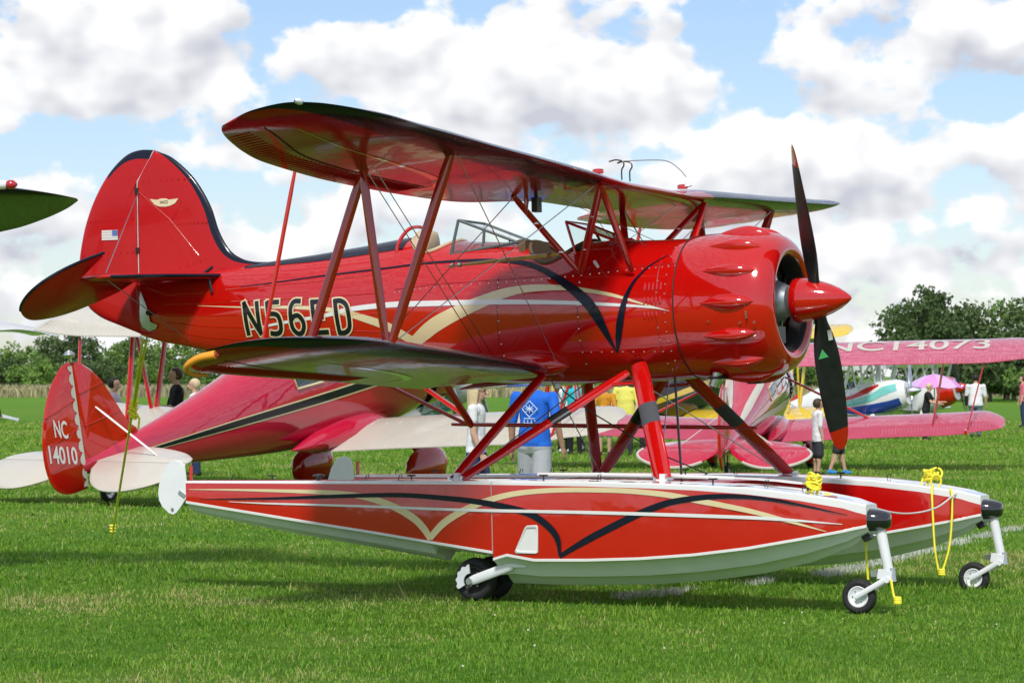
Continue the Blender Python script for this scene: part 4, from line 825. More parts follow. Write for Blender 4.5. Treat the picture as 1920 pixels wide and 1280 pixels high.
    for k in (-1, 1): strut('wheel_fork', (.705, yc+k*.06, -2.135), (.478, yc+k*.06, -2.26), .04, .014, 'whitem', lg, (0, 0, 1), .1)
    MB().tube([(.72, yc-.06, -2.135), (.72, yc+.06, -2.135)], .022, 8).build('fork_yoke', 'whitem', lg)
    wheel('bow_wheel', (.489, yc, -2.257), .130, .085, PL, 'whitem')
    # main gear: twin wheels on a trailing arm
    ma = strut('main_gear_arm', (-2.20, yc-.27, -2.005), (-2.565, yc-.27, -2.125), .075, .03, 'whitem', PL, (0, 0, 1), .15)
    MB().box((-2.17, yc-.26, -1.975), (.18, .05, .09)).build('arm_bracket', 'hull', ma)
    MB().tube([(-2.565, yc-.28, -2.125), (-2.565, yc+.24, -2.125)], .022, 10).build('axle', 'alu', ma)
    MB().tube([(-2.565, yc-.30, -2.125), (-2.565, yc-.265, -2.125)], .026, 10).build('axle_nut', 'alu', ma)
    n = 18; q = []
    for k in range(n+1): t = R(95+115*k/n); r = .128 if k % 4 < 2 else .118; q.append((-2.565+r*math.cos(t), -2.125+r*math.sin(t)))
    q += [(-2.565+.06*math.cos(R(95+115*k/8)), -2.125+.06*math.sin(R(95+115*k/8))) for k in range(8, -1, -1)]
    MB().plate([(a, yc-.262, b) for a, b in q], .012, (0, 1, 0)).build('brake_disc', 'whitem', ma)
    for dy in (-.17, .12): wheel('main_wheel', (-2.565, yc+dy, -2.115), .168, .12, PL, 'dark')
def wheel(name, c, r, w, parent, hub):
    prof = [(-w*.30, r*.56), (-w*.46, r*.66), (-w*.5, r*.8), (-w*.40, r*.93), (-w*.2, r*.985), (0, r), (w*.2, r*.985), (w*.40, r*.93), (w*.5, r*.8), (w*.46, r*.66), (w*.30, r*.56)]
    ty = MB().lathe(prof, 36, 'y', c).build(name, 'rubber', parent, smooth=60)
    for s in (-1, 1): MB().lathe([(s*w*.40, r*.60), (s*w*.42, r*.55), (s*w*.30, r*.46), (s*w*.22, r*.25), (s*w*.34, r*.2), (s*w*.36, r*.02)], 28, 'y', c).build('wheel_hub', hub, ty, smooth=40)
    for k in range(6): t = k*math.pi/3; MB().tube([(c[0]+r*.34*math.cos(t), c[1]-w*.20, c[2]+r*.34*math.sin(t)), (c[0]+r*.34*math.cos(t), c[1]-w*.32, c[2]+r*.34*math.sin(t))], .006, 6).build('hub_bolt', 'alu', ty)
    return ty
make_float(-1.39, True); make_float(1.39, False)
def float_struts():
    for sg in (-1, 1):
        y1 = 1.33*sg; ff, fr = (-1.071, y1, -1.385), (-2.826, y1, -1.345)
        tf, td, tr = (-1.66, .40*sg, -.47), (-1.76, .40*sg, -.53), (-2.50, .42*sg, -.53)
        s1 = strut('float_strut', tf, ff, .145, .052, 'red', PL, taper=.12); s2 = strut('float_strut', td, (fr[0]+.03, y1, fr[2]), .105, .048, 'red', PL, taper=.2); strut('float_strut', tr, (fr[0]-.02, y1, fr[2]+.02), .10, .046, 'red', PL, taper=.2)
        a, b = Vector(tf), Vector(ff); MB().strut(a.lerp(b, .36), a.lerp(b, .53), .149, .056).build('step_patch', mat('grey_grip_tape', (.06, .065, .075), .7), s1)
        a, b = Vector(td), Vector((fr[0]+.03, y1, fr[2])); MB().strut(a.lerp(b, .36), a.lerp(b, .47), .109, .052).build('step_patch', 'black', s2)
        strut('strut_tie', (-1.62, .50*sg, -.62), (-1.92, .52*sg, -.63), .035, .03, 'red', PL)
        for x, z in ((ff[0], ff[2]), (fr[0], fr[2])):
            b = MB().box((x, y1, z-.005), (.10, .07, .03)); b.box((x, y1, z+.02), (.045, .05, .06)); b.build('strut_foot', 'white', PL)
            for k in (-1, 1): MB().tube([(x+k*.055, y1-.045, z+.015), (x+k*.055, y1+.045, z+.015)], .012, 8).build('foot_bolt', 'alu', PL)
    for x, z in ((-1.071, -1.40), (-2.826, -1.365)): strut('spreader_bar', (x-.06, -1.2, z-.02), (x-.06, 1.2, z-.02), .06, .035, 'red', PL)
    strut('port_brace_rail', (-4.03, .9, -.888), (-1.18, .9, -.99), .036, .036, 'red', PL, (0, 0, 1)); 
    strut('rail_hanger', (-4.60, .75, -.52), (-3.83, .9, -.915), .035, .03, 'red', PL); strut('rail_hanger', (-4.0, .75, -.545), (-3.83, .9, -.915), .075, .035, 'red', PL)
    tube('brace_wire', [(-1.12, -1.28, -1.36), (-1.75, .42, -.55)], .005, 'steel', PL, 5); tube('brace_wire', [(-1.12, 1.28, -1.36), (-1.75, -.42, -.55)], .005, 'steel', PL, 5)
    tube('brace_wire', [(-2.80, 1.28, -1.33), (-2.45, -.40, -.55)], .005, 'steel', PL, 5); tube('brace_wire', [(-2.80, -1.28, -1.33), (-2.45, .40, -.55)], .005, 'steel', PL, 5)
    tube('retraction_line', [(-1.42, -.24, -.58), (-1.0, -1.14, -1.39)], .010, 'black', PL, 6)
    tube('control_cable', [(-2.46, -.2, -.60), (-2.40, -.25, -.66), (-2.2, -.1, -.85), (-1.9, .6, -1.2), (-1.75, 1.2, -1.37)], .006, 'black', PL, 5)
    MB().lathe([(-.03, .005), (-.02, .03), (.0, .036), (.02, .03), (.03, .005)], 12, 'z', (-2.47, -.22, -.615)).build('belly_lamp', 'whitem', PL)
    tube('bow_cable', [tuple(p) for p in spline([(.40, -1.2, -1.56), (.45, -.6, -1.66), (.45, 0, -1.69), (.45, .6, -1.66), (.42, 1.2, -1.56)], 5)], .007, 'pale', PL, 6)
float_struts()

# ---- yellow ropes (separate things)
def ropes():
    def W_(pts): return [tuple(toworld(p)) for p in pts]
    a = toworld((-6.613, 0, -.07)); g = Vector((-4.16, 30.0, .0)); mid = a.lerp(g, .30); rp = empty('tie_down_rope', g)
    tag(rp, 'yellow tie-down rope running from the tail of the red seaplane down to the grass', 'rope'); off = lambda p: tuple(Vector(p)-g)
    t1 = mid+Vector((-.02, 0, 0))
    MB().tube([off(a+Vector((-.012, 0, 0))), off(mid)], .011, 6).tube([off(a+Vector((.022, 0, 0))), off(mid+Vector((.01, 0, 0)))], .011, 6).build('double_line', 'yellow', rp)
    MB().tube([off(mid), off(a.lerp(g, .97))], .012, 6).build('single_line', 'yellow', rp)
    kn = MB()
    for k in range(7):
        c = mid+Vector((random.uniform(-.015, .015), 0, .06-k*.025)); kn.tube([off(c+Vector((.03*math.cos(t), .03*math.sin(t), .012*math.sin(2*t)))) for t in np.linspace(0, 6.3, 12)], .011, 6)
    kn.tube([off(mid), off(mid+Vector((.06, 0, -.10))), off(mid+Vector((.05, 0, -.2)))], .011, 6); kn.build('knot', 'yellow', rp)
    k2 = MB(); b = a.lerp(g, .93)
    for k in range(3): k2.tube([off(b+Vector((.025*math.cos(t), .025*math.sin(t), k*.03))) for t in np.linspace(0, 6.3, 10)], .011, 6)
    k2.build('ground_knot', 'yellow', rp)
    for yc, lab, hangs in ((-1.39, 'yellow rope coiled on the bow of the near float, ends hanging by the leg', [[(.22, -1.42, -1.50), (.42, -1.28, -1.62), (.50, -1.28, -1.80), (.505, -1.26, -2.0), (.51, -1.25, -2.14)], [(.25, -1.40, -1.50), (.50, -1.24, -1.62), (.60, -1.22, -1.80), (.70, -1.3, -2.05), (.745, -1.42, -2.13), (.77, -1.44, -2.25), (.80, -1.45, -2.30)]]),
                           (1.39, 'yellow rope coiled on the bow of the far float with loops to the grass', [[(.22, 1.22, -1.50), (.26, 1.06, -1.53), (.275, 1.02, -1.75), (.29, 1.0, -2.0), (.32, 1.0, -2.22)], [(.36, 1.22, -1.52), (.42, 1.08, -1.57), (.425, 1.05, -1.75), (.40, 1.03, -2.0), (.34, 1.0, -2.21)]])):
        o = toworld((.2, yc, -1.48)); r = empty('mooring_rope', o); tag(r, lab, 'rope', 'yellow mooring ropes on the float bows'); cm = MB(); rg = np.random.default_rng(int(abs(yc)*100)+(yc > 0))
        y0 = yc-.10 if yc < 0 else yc-.12
        for k in range(12):
            ax = rg.normal(size=3)*.5+np.array((0, 0, 1)); ax /= np.linalg.norm(ax); e1 = np.cross(ax, (1, .3, 0)); e1 /= np.linalg.norm(e1); e2 = np.cross(ax, e1); c = np.array((.19+rg.normal()*.02, y0+rg.normal()*.02, -1.462+.007*k)); rr = .034+.014*rg.random()
            cm.tube([tuple(toworld(c+rr*(e1*math.cos(t)*1.35+e2*math.sin(t)))-o) for t in np.linspace(0, 6.0, 16)], .0085, 6)
        cm.build('coil', 'yellow', r)
        for h in hangs: tube('hanging_line', [tuple(toworld(p)-o) for p in spline(h, 5)], .009, 'yellow', r, 6)
        e = hangs[-1][-1]; kb = MB()
        for k in range(4): kb.tube([tuple(toworld((e[0]+.02*math.cos(t), e[1]+.02*math.sin(t), e[2]+.012*k)) -o) for t in np.linspace(0, 6.0, 10)], .011, 6)
        kb.build('end_knot', 'yellow', r)
    # white canoe paddle lying on the near float
    o = toworld((-1.0, -1.3, -1.36)); r = empty('paddle', o); tag(r, 'white paddle lying on the deck of the near float', 'paddle')
    z = lambda x: ip(x, FLX, FTOP)+.045
    tube('shaft', [tuple(toworld((x, -1.18, z(x)))-o) for x in (-2.2, -1.6, -1.0, -.55)], .014, 'pale', r, 8)
    pts = [(-.55, .02), (-.4, .05), (-.2, .07), (-.05, .065), (.0, .03), (.0, -.03), (-.05, -.065), (-.2, -.07), (-.4, -.05), (-.55, -.02)]
    MB().plate([toworld((a, -1.18+b, z(a)+.002))-o for a, b in pts], .012, (0, 0, 1)).build('blade', 'pale', r)
ropes()
# ================================================================== other aircraft on the field (own frames: x forward, y port, z up, origin on the ground under the main wheels)
def parked(name, loc, heading, pitch, label, cat='airplane', group=None):
    r = empty(name, loc); r.rotation_euler = Matrix.Rotation(R(heading), 3, 'Z').to_4x4().to_3x3().__matmul__(Matrix.Rotation(R(-pitch), 3, 'Y')).to_euler(); tag(r, label, cat, group); return r
def wing_half(name, parent, sg, half, xl, chord, z, dih, mats, inc=.03, tiplen=.8, root=.0, bands=-1):
    st = [(root, xl, z, xl-chord, z-inc*chord, 1)]
    for f in (.3, .6, .8): st.append((half*f, xl, z+dih*half*f, xl-chord, z+dih*half*f-inc*chord, 1))
    for a, fl, ft in ((1-.55*tiplen/half, .03, .0), (1-.25*tiplen/half, .16, .06), (1-.08*tiplen/half, .34, .16), (1-.02*tiplen/half, .46, .28), (1, .54, .38)):
        st.append((half*a, xl-chord*fl, z+dih*half*a+.02, xl-chord*(1-ft), z+dih*half*a-inc*chord*.5, max(.2, 1-fl*1.4)))
    st = [(sg*a[0],)+tuple(a[1:]) for a in st]
    return wing(name, st, parent, bands, mats, 5)
def wing_top(q):
    ys = q[:, 0]; o = np.argsort(ys); us = [a[0] for a in AF][::-1]; zu = [a[1] for a in AF][::-1]
    def s(y, u, off=.006):
        xl, zl, xt, zt = [float(np.interp(y, ys[o], q[o, i])) for i in (1, 2, 3, 4)]; c = xl-xt
        return (xl-c*u, y, zl+(zt-zl)*u+float(np.interp(u, us, zu))*c+off)
    return s
def body_loft(name, secs, mats, parent, mfun=None, n=28, sub=4, e=2.3):
    q = spline(secs, sub); rings = []
    for x, zt, zb, a in q:
        zc = (zt+zb)/2; h = (zt-zb)/2; rings.append([(x, a*math.copysign(abs(math.cos(t))**(2/e), math.cos(t)), zc+h*math.copysign(abs(math.sin(t))**(2/e), math.sin(t))) for t in [2*math.pi*k/n for k in range(n)]])
    o = MB().loft(rings, True, True, 0, (lambda i, j: mfun(*(sum(np.array(v) for v in (rings[i][j], rings[i+1][(j+1) % n]))/2))) if mfun else None).build(name, mats, parent, smooth=55)
    def surf(sg):
        xs = q[:, 0]; od = np.argsort(xs)
        def s(x, z, off=.005):
            zt, zb, a = [float(np.interp(x, xs[od], q[od, i])) for i in (1, 2, 3)]; zc = (zt+zb)/2; h = (zt-zb)/2; t = min(.999, abs((z-zc)/h)); return (x, sg*(a*(1-t**e)**(1/e)+off), z)
        return s
    return o, surf
def flat_tail(name, outline, th, plane, mats, parent):
    """outline of (a, b); plane 'v' -> (x,z) at y=0, 'h' -> (x,y,z0)"""
    if plane == 'v': return MB().plate([(a, 0, b) for a, b in outline], th, (0, 1, 0), 0, .1).build(name, mats, parent)
    return MB().plate([(a, b, plane) for a, b in outline], th, (0, 0, 1), 0, .1).build(name, mats, parent)
def spat(parent, x, y, r, m, leg=None):
    w = MB().lathe([(-.07, r*.5), (-.075, r*.8), (-.04, r*.97), (0, r), (.04, r*.97), (.075, r*.8), (.07, r*.5)], 24, 'y', (x, y, r)).build('wheel', 'rubber', parent); MB().lathe([(-.06, r*.52), (-.05, r*.1)], 16, 'y', (x, y, r)).build('wheel_hub', 'alu', w); MB().lathe([(.06, r*.52), (.05, r*.1)], 16, 'y', (x, y, r)).build('wheel_hub', 'alu', w)
    rings = []
    for u in np.linspace(-1, 1, 13): hgt = math.sqrt(max(0, 1-u*u)); rings.append([(x+u*r*1.5-.08, y+.13*hgt*math.cos(t), r*1.15+max(-.72, math.sin(t))*r*1.0*hgt) for t in [2*math.pi*k/14 for k in range(14)]])
    MB().loft(rings).build('wheel_spat', m, parent, smooth=60)
def propeller(parent, x, z, ln, ang, m='alu', spin=None):
    for s in (1, -1):
        d = Vector((0, math.sin(R(ang))*s, math.cos(R(ang))*s)); g = d.cross(Vector((1, 0, 0))); rings = []
        for r, c, th, p in [(.05, .07, .06, 60), (.25*ln, .11, .04, 40), (.5*ln, .15, .025, 28), (.8*ln, .13, .015, 20), (.97*ln, .08, .008, 18), (ln, .02, .004, 18)]:
            cv = g*math.cos(R(p))+Vector((1, 0, 0))*math.sin(R(p)); nv = d.cross(cv); rings.append([Vector((x, 0, z))+d*r+cv*(c/2*math.cos(u))+nv*(th/2*math.sin(u)) for u in [2*math.pi*k/10 for k in range(10)]])
        MB().loft(rings).build('propeller_blade', m, parent)
    if spin: MB().lathe([(x+.32, .004), (x+.26, .05), (x+.12, .12), (x-.03, .16), (x-.06, .15)], 20, 'x', (0, 0, z)).build('spinner', spin, parent)

def cabin_biplane(name, loc, heading, label, body, wingm, tailm, rudder_trim, half=5.5, sc=1.0, droop=17):
    rt = parked(name, loc, heading, 11.5, label); rt.scale = (sc, sc, sc)
    secs = [(1.02,1.98,.98,.46),(.8,2.06,.92,.52),(.45,2.10,.88,.55),(.12,2.16,.86,.565),(-.2,2.34,.86,.57),(-.55,2.46,.87,.56),(-1.3,2.48,.90,.53),(-1.9,2.36,.95,.47),(-2.6,2.17,1.04,.38),(-3.4,1.99,1.16,.28),(-4.2,1.84,1.29,.18),(-5.0,1.72,1.42,.09),(-5.5,1.64,1.48,.035)]
    fu, sf = body_loft('fuselage', secs, [body], rt)
    cw = MB().lathe([(1.0,.50),(1.02,.545),(1.2,.56),(1.5,.54),(1.62,.50),(1.68,.44),(1.66,.38),(1.55,.36)], 36, 'x', (0, 0, 1.47)).build('engine_cowl', body, rt, smooth=60)
    MB().lathe([(1.0, .56), (1.0, .50), (1.035, .49)], 36, 'x', (0, 0, 1.47)).build('cowl_gap', 'dark', cw); MB().lathe([(1.3, .01), (1.3, .45)], 24, 'x', (0, 0, 1.47)).build('engine_face', 'dark', cw)
    for k in range(9): t = R(180+k*9-36); MB().tube([(.86, .545*math.cos(t), 1.50+.57*math.sin(t)), (.98, .545*math.cos(t), 1.50+.57*math.sin(t))], .012, 5).build('cowl_louvre', body, cw)
    propeller(rt, 1.78, 1.47, 1.25, 15)
    for sg in (-1, 1):
        s = sf(sg)
        ribbon('gold_line', [(1.0, 1.62), (0, 1.60), (-1.5, 1.585), (-3, 1.57), (-4.6, 1.555)], [.15, .15, .14, .11, .05], s, 'cream', fu, .006); ribbon('black_stripe', [(1.0, 1.62), (0, 1.60), (-1.5, 1.585), (-3, 1.57), (-4.55, 1.555)], [.105, .105, .10, .08, .03], s, 'blackp', fu, .010)
        for x0, x1 in ((-.22, -.72), (-.80, -1.34), (-1.42, -1.9)):
            z0, z1 = 1.80, 2.24 if x1 > -1.5 else 2.12; mb = MB()
            mb.loft([[s(x0+(x1-x0)*a, z0+(z1-z0)*b*(1 if x1 > -1.5 or a < .5 else .8), .010) for a in np.linspace(0, 1, 5)] for b in np.linspace(0, 1, 5)], False, False)
            w = mb.build('cabin_window', 'glasspane', fu); pts = [s(x0, z0, .012), s(x1, z0, .012), s(x1, z0+(z1-z0)*(1 if x1 > -1.5 else .8), .012), s(x0, z1, .012), s(x0, z0, .012)]; tube('window_frame', pts, .018, 'cream' if x1 < -1.5 else body, w, 6)
        # wings
        uw, qu = wing_half('upper_wing', rt, sg, half, .55, 1.45, 2.38, .02, wingm, .08); lw, ql = wing_half('lower_wing', rt, sg, half*.87, -.25, 1.25, .97, .045, wingm, .09, root=.3)
        for o, q, hf in ((uw, qu, half), (lw, ql, half*.87)):
            tp = wing_top(q)
            for k in range(34):
                y = sg*hf*(.52+.42*k/33); MB().tube([tp(y, .76, .0), tp(y, .88, .004), tp(y, .985, .001)], .008, 4).build('aileron_rib', wingm[0], o)
            for k in range(9):
                y = sg*hf*(.1+.05*k); MB().tube([tp(y, .08, -.002), tp(y, .4, .001), tp(y, .97, -.002)], .007, 4).build('wing_rib', wingm[0], o)
        Y = sg*half*.66; y2 = sg*half*.62
        strut('interplane_strut', (.25, Y, 2.43), (-.55, y2, 1.08), .10, .04, tailm, rt); strut('interplane_strut', (-.50, Y, 2.38), (-1.15, y2, 1.04), .10, .04, tailm, rt); strut('interplane_strut', (-.46, Y, 2.38), (-.58, y2, 1.08), .08, .035, tailm, rt)
        strut('wing_brace_strut', (.20, sg*half*.33, 2.50), (-.45, sg*.62, .98), .10, .04, tailm, rt) if False else strut('wing_brace_strut', (-.3, sg*.55, 1.95), (-.65, sg*half*.44, 1.05), .10, .045, tailm, rt)
        strut('aileron_link', (-.80, sg*half*.8, 2.36), (-1.45, sg*half*.74, 1.02), .05, .03, tailm, rt); MB().box((-1.44, sg*half*.74, 1.09), (.22, .05, .08)).build('link_horn', tailm, rt)
        # stabiliser
        f1 = [(p[0], sg*p[1]) for p in spline([(-4.55,.06),(-4.62,.5),(-4.80,1.0),(-5.02,1.38),(-5.20,1.52)], 4)]+[(-5.29, sg*1.54), (-5.29, sg*.8), (-5.29, sg*.06)]
        st = flat_tail('stabiliser', f1, .06, 1.60, wingm[2], rt)
        f2 = [(0, .10)]+[tuple(p) for p in spline([(0, 1.54), (-.16, 1.62), (-.36, 1.55), (-.56, 1.32), (-.68, 1.0), (-.66, .68), (-.48, .38), (-.18, .14)], 4)]; dr = R(droop)
        e3 = [(-5.31+a*math.cos(dr), sg*b, 1.60+a*math.sin(dr)) for a, b in f2]
        ev = MB().plate(e3, .05, (-math.sin(dr), 0, math.cos(dr)), 0, .08).build('elevator', wingm[2], rt)
        if rudder_trim == 'edge': tube('cream_edge', [tuple(p) for p in e3[1:-4]], .028, 'ivory', ev, 6)
        strut('tail_brace', (-5.15, sg*.03, 2.25), (-5.05, sg*.85, 1.63), .035, .02, 'pale' if rudder_trim else tailm, rt); tube('tail_brace', [(-5.1, sg*.9, 1.57), (-4.9, sg*.06, 1.42)], .012, tailm, rt, 6)
        spat(rt, .0, sg*1.0, .30, tailm); strut('gear_leg', (.0, sg*.55, .92), (.0, sg*1.0, .45), .30, .10, tailm, rt)
        # wing root fairing
        rings = []
        for x, r_ in ((-.12, .01), (-.25, .12), (-.6, .2), (-1.1, .2), (-1.6, .14), (-2.1, .01)): rings.append([(x, sg*(.42+r_*1.3*math.cos(t)), 1.02+r_*math.sin(t)) for t in [2*math.pi*k/12 for k in range(12)]])
        MB().loft(rings).build('wing_root_fairing', body, rt, smooth=70)
    fo = spline([(-4.45,1.80),(-4.60,1.93),(-4.80,2.25),(-5.02,2.60),(-5.25,2.80),(-5.42,2.86)], 5); fi = flat_tail('fin', [tuple(p) for p in fo]+[(-5.43, 1.6), (-5.0, 1.6), (-4.5, 1.7)], .07, 'v', tailm, rt)
    ro = spline([(-5.45,2.87),(-5.62,2.82),(-5.86,2.58),(-6.02,2.25),(-6.10,1.9),(-6.08,1.6),(-5.98,1.40),(-5.78,1.30),(-5.45,1.30)], 5); ru = flat_tail('rudder', [tuple(p) for p in ro], .055, 'v', tailm, rt)
    for zz, xa, xb in ((2.52, -4.98, -5.40), (2.12, -4.75, -5.40)):
        tube('rib_tape', [(xa, -.037, zz), (xb, -.037, zz-.06)], .008, tailm, fi, 5)
    for zz in (2.4, 2.05, 1.75): tube('rib_tape', [(-5.48, -.03, zz), (-6.05+.06*abs(zz-1.9), -.03, zz-.12)], .007, tailm, ru, 5)
    for sg in (-1, 1):
        tr = MB(); y = sg*.034
        for k in range(9):   # scalloped cream edge along the hinge
            z1 = 2.82-k*.165; z0 = z1-.165; r = [(-5.455, y, z1), (-5.475, y, z1)]+[(-5.475-.055*math.sin(t)**2*0-.06*abs(math.cos(t*1.0))**.6, y, z1+(z0-z1)*(t/math.pi)) for t in np.linspace(0, math.pi, 7)]+[(-5.455, y, z0)]; tr.add(r, [tuple(range(len(r)))])
        tr.build('scalloped_trim', 'ivory', ru, smooth=0)
    MB().lathe([(2.86, .02), (2.91, .02), (2.92, .06), (2.96, .07), (3.0, .03)], 14, 'z', (-5.44, 0, 0)).build('tail_lamp', 'alu', fi)
    tw = wheel('tail_wheel', (-5.1, 0, 1.04+.13), .13, .08, rt, 'alu'); strut('tail_wheel_leg', (-4.95, 0, 1.45), (-5.1, 0, 1.22), .06, .04, tailm, rt)
    return rt, fu, ru, sf, (uw, qu)
def decal_text(name, txt, w, h, fn, m, parent, bold=.02):
    vs, fs = fitted_text(txt, w, h, bold); return MB().add([fn(u, v) for u, v in vs], fs).build(name, m, parent, smooth=0)
rt, fu, ru, sf, _ = cabin_biplane('cabin_biplane', (-2.1, 44.5, 0), 54, 'red cabin biplane with cream wings, rudder marked NC 14010, parked behind the tail', 'crimson', ('ivory', 'ivory', 'ivory'), 'red', True, 5.5, 1.12)
for sg in (-1,):
    decal_text('rudder_marking', 'NC', .22, .22, lambda u, v: (-5.90+u, -.036, 2.03+v-.30*u), 'pale', ru); decal_text('rudder_marking', '14010', .46, .22, lambda u, v: (-6.04+u, -.036, 1.74+v-.25*u), 'pale', ru)
rt, fu, ru, sf, (uw, qu) = cabin_biplane('cabin_biplane', (4.75, 55.0, 0), 78, 'red cabin biplane seen from behind, right upper wing marked NC14073', 'crimson', ('rose', 'ivory', 'crimson'), 'red', 'edge', 5.7, .93)
def nc73():
    r = [o for o in rt.children if o.name.startswith('upper_wing')]
    st = None
    # right wing is the first built (sg = -1)
    q = spline([(-a, .55, 2.38+.02*a, -.9, 2.264+.02*a, 1) for a in (0, 1.6, 3.3, 4.4)], 5); tp = wing_top(q)
    decal_text('wing_registration', 'NC14073', 3.3, .55, lambda u, v: tp(-1.35-u, .62-v/1.45, .012), 'ivory', r[0], .01)
    for sg in (-1, 1):
        s = sf(sg); ribbon('cream_flash', [(.9, 1.30), (0, 1.38), (-1.2, 1.5), (-2.6, 1.62), (-4.2, 1.66)], [.16, .16, .14, .10, .03], s, 'ivory', fu, .012); ribbon('cream_top_flash', [(-1.2, 2.40), (-2.2, 2.16), (-3.2, 1.96), (-4.3, 1.78)], [.05, .10, .10, .04], s, 'ivory', fu, .012)
nc73()

def open_biplane(name, loc, heading, label, body, wingm, sc=1.0, stripes=(), half=2.95, nose=None, spin=None, spatm=None, group=None, prop='alu', ang=20):
    rt = parked(name, loc, heading, 9.5, label, 'airplane', group); rt.scale = (sc, sc, sc)
    secs = [(1.15,1.42,.78,.30),(.9,1.52,.66,.40),(.4,1.56,.58,.43),(-.2,1.54,.56,.42),(-.6,1.46,.56,.40),(-1.0,1.50,.57,.38),(-1.35,1.66,.59,.34),(-1.9,1.50,.65,.28),(-2.7,1.30,.75,.19),(-3.5,1.16,.86,.09),(-4.0,1.10,.92,.03)]
    fu, sf = body_loft('fuselage', secs, [body, nose or body], rt, (lambda x, y, z: 1 if x > .72 else 0))
    MB().lathe([(1.14, .01), (1.14, .30)], 20, 'x', (0, 0, 1.10)).build('cowl_face', 'dark', fu); propeller(rt, 1.24, 1.12, .95, ang, prop, spin or 'alu')
    for sg in (-1, 1):
        uw, _ = wing_half('upper_wing', rt, sg, half, .55, 1.0, 2.02, .0, wingm, .02, .45); lw, _ = wing_half('lower_wing', rt, sg, half*.94, -.05, .95, .62, .03, wingm, .02, .45, .2)
        Y = sg*half*.72; strut('interplane_strut', (.30, Y, 2.06), (-.25, Y, .78), .09, .04, wingm[0], rt); strut('interplane_strut', (-.20, Y, 2.06), (-.72, Y, .76), .09, .04, wingm[0], rt); strut('interplane_strut', (-.18, Y, 2.06), (-.28, Y, .80), .06, .03, wingm[0], rt)
        for a, b in (((.35, .40, 2.04), (.35, .30, 1.48)), ((-.2, .40, 2.04), (-.2, .30, 1.48)), ((.33, .40, 2.04), (-.18, .30, 1.48))): strut('cabane_strut', (a[0], sg*a[1], a[2]), (b[0], sg*b[1], b[2]), .06, .03, wingm[0], rt)
        tube('flying_wire', [(.1, Y, 2.04), (-.3, sg*.4, .66)], .008, 'steel', rt, 5); tube('landing_wire', [(.1, sg*.42, 2.0), (-.4, Y, .78)], .008, 'steel', rt, 5)
        for i, (m_, cl, wd) in enumerate(stripes): ribbon('stripe', cl, wd, sf(sg), m_, fu, .006+.003*i)
        spat(rt, .15, sg*.72, .20, spatm or body); strut('gear_leg', (.15, sg*.36, .66), (.15, sg*.70, .30), .16, .05, spatm or body, rt)
        ol = [(p[0], sg*p[1]) for p in spline([(-3.35,.04),(-3.45,.5),(-3.62,.85),(-3.85,.98),(-4.1,.9),(-4.22,.5),(-4.15,.06)], 4)]; flat_tail('stabiliser', ol, .05, 1.02, wingm[0], rt); tube('tail_brace', [(-3.8, sg*.02, 1.5), (-3.8, sg*.6, 1.03)], .008, 'steel', rt, 5)
    fo = [tuple(p) for p in spline([(-3.2,1.18),(-3.5,1.45),(-3.75,1.72),(-3.95,1.78),(-4.2,1.6),(-4.32,1.25),(-4.28,.95),(-4.0,.88)], 4)]; flat_tail('fin', fo, .05, 'v', nose or body, rt)
    MB().loft([[(-.42, -.16, 1.46), (-.50, -.15, 1.66), (-.50, .15, 1.66), (-.42, .16, 1.46)], [(-.20, -.14, 1.52), (-.34, -.12, 1.66), (-.34, .12, 1.66), (-.20, .14, 1.52)]], False, False).build('windscreen', 'glasspane', rt)
    wheel('tail_wheel', (-3.7, 0, .62+.09), .09, .06, rt, 'alu'); tube('tail_spring', [(-3.5, 0, .9), (-3.72, 0, .72)], .015, 'steel', rt, 6)
    return rt
open_biplane('open_biplane', (10.1, 80.5, 0), -24, 'small white biplane with red, teal and blue side stripes, behind the propeller tip', 'white', ('white', 'white'), 1.0,
    [('blue', [(1.0, .86), (.5, .80), (-.4, .84), (-1.6, .92), (-3.2, .98)], [.26, .30, .22, .12, .03]), ('teal', [(.95, 1.30), (.6, 1.25), (.1, 1.10), (-.8, 1.05), (-2.2, 1.03), (-3.2, 1.02)], [.20, .24, .18, .12, .08, .02]), ('red', [(.45, 1.44), (.1, 1.34), (-.4, 1.22), (-1.4, 1.16), (-3.0, 1.08)], [.05, .16, .10, .07, .02])], spin='alu', group='small white biplanes in the far row')
open_biplane('open_biplane', (12.9, 90, 0), -30, 'small plain white biplane with red cowling in the far row at right', 'white', ('white', 'white'), 1.05, [], nose='red', spin='red', group='small white biplanes in the far row', prop='blade', ang=-12)
open_biplane('open_biplane', (4.35, 71, 0), 58, 'black biplane with yellow trim and yellow wings behind the float struts', 'blackp', ('yel', 'yel'), 1.38, [('yel', [(1.0, 1.2), (0, 1.14), (-1.5, 1.1), (-3, 1.04)], [.08, .10, .09, .04])], half=3.3)
open_biplane('open_biplane', (-2.2, 76, 0), 18, 'white biplane with dark green wings parked behind the blonde woman', 'silver', ('green', 'green'), 1.3, [('red', [(.6, 1.38), (.2, 1.36), (-.2, 1.34)], [.16, .16, .16]), ('yel', [(.5, 1.15), (.2, 1.14), (-.1, 1.13)], [.12, .12, .12])], half=3.2, spatm='green')
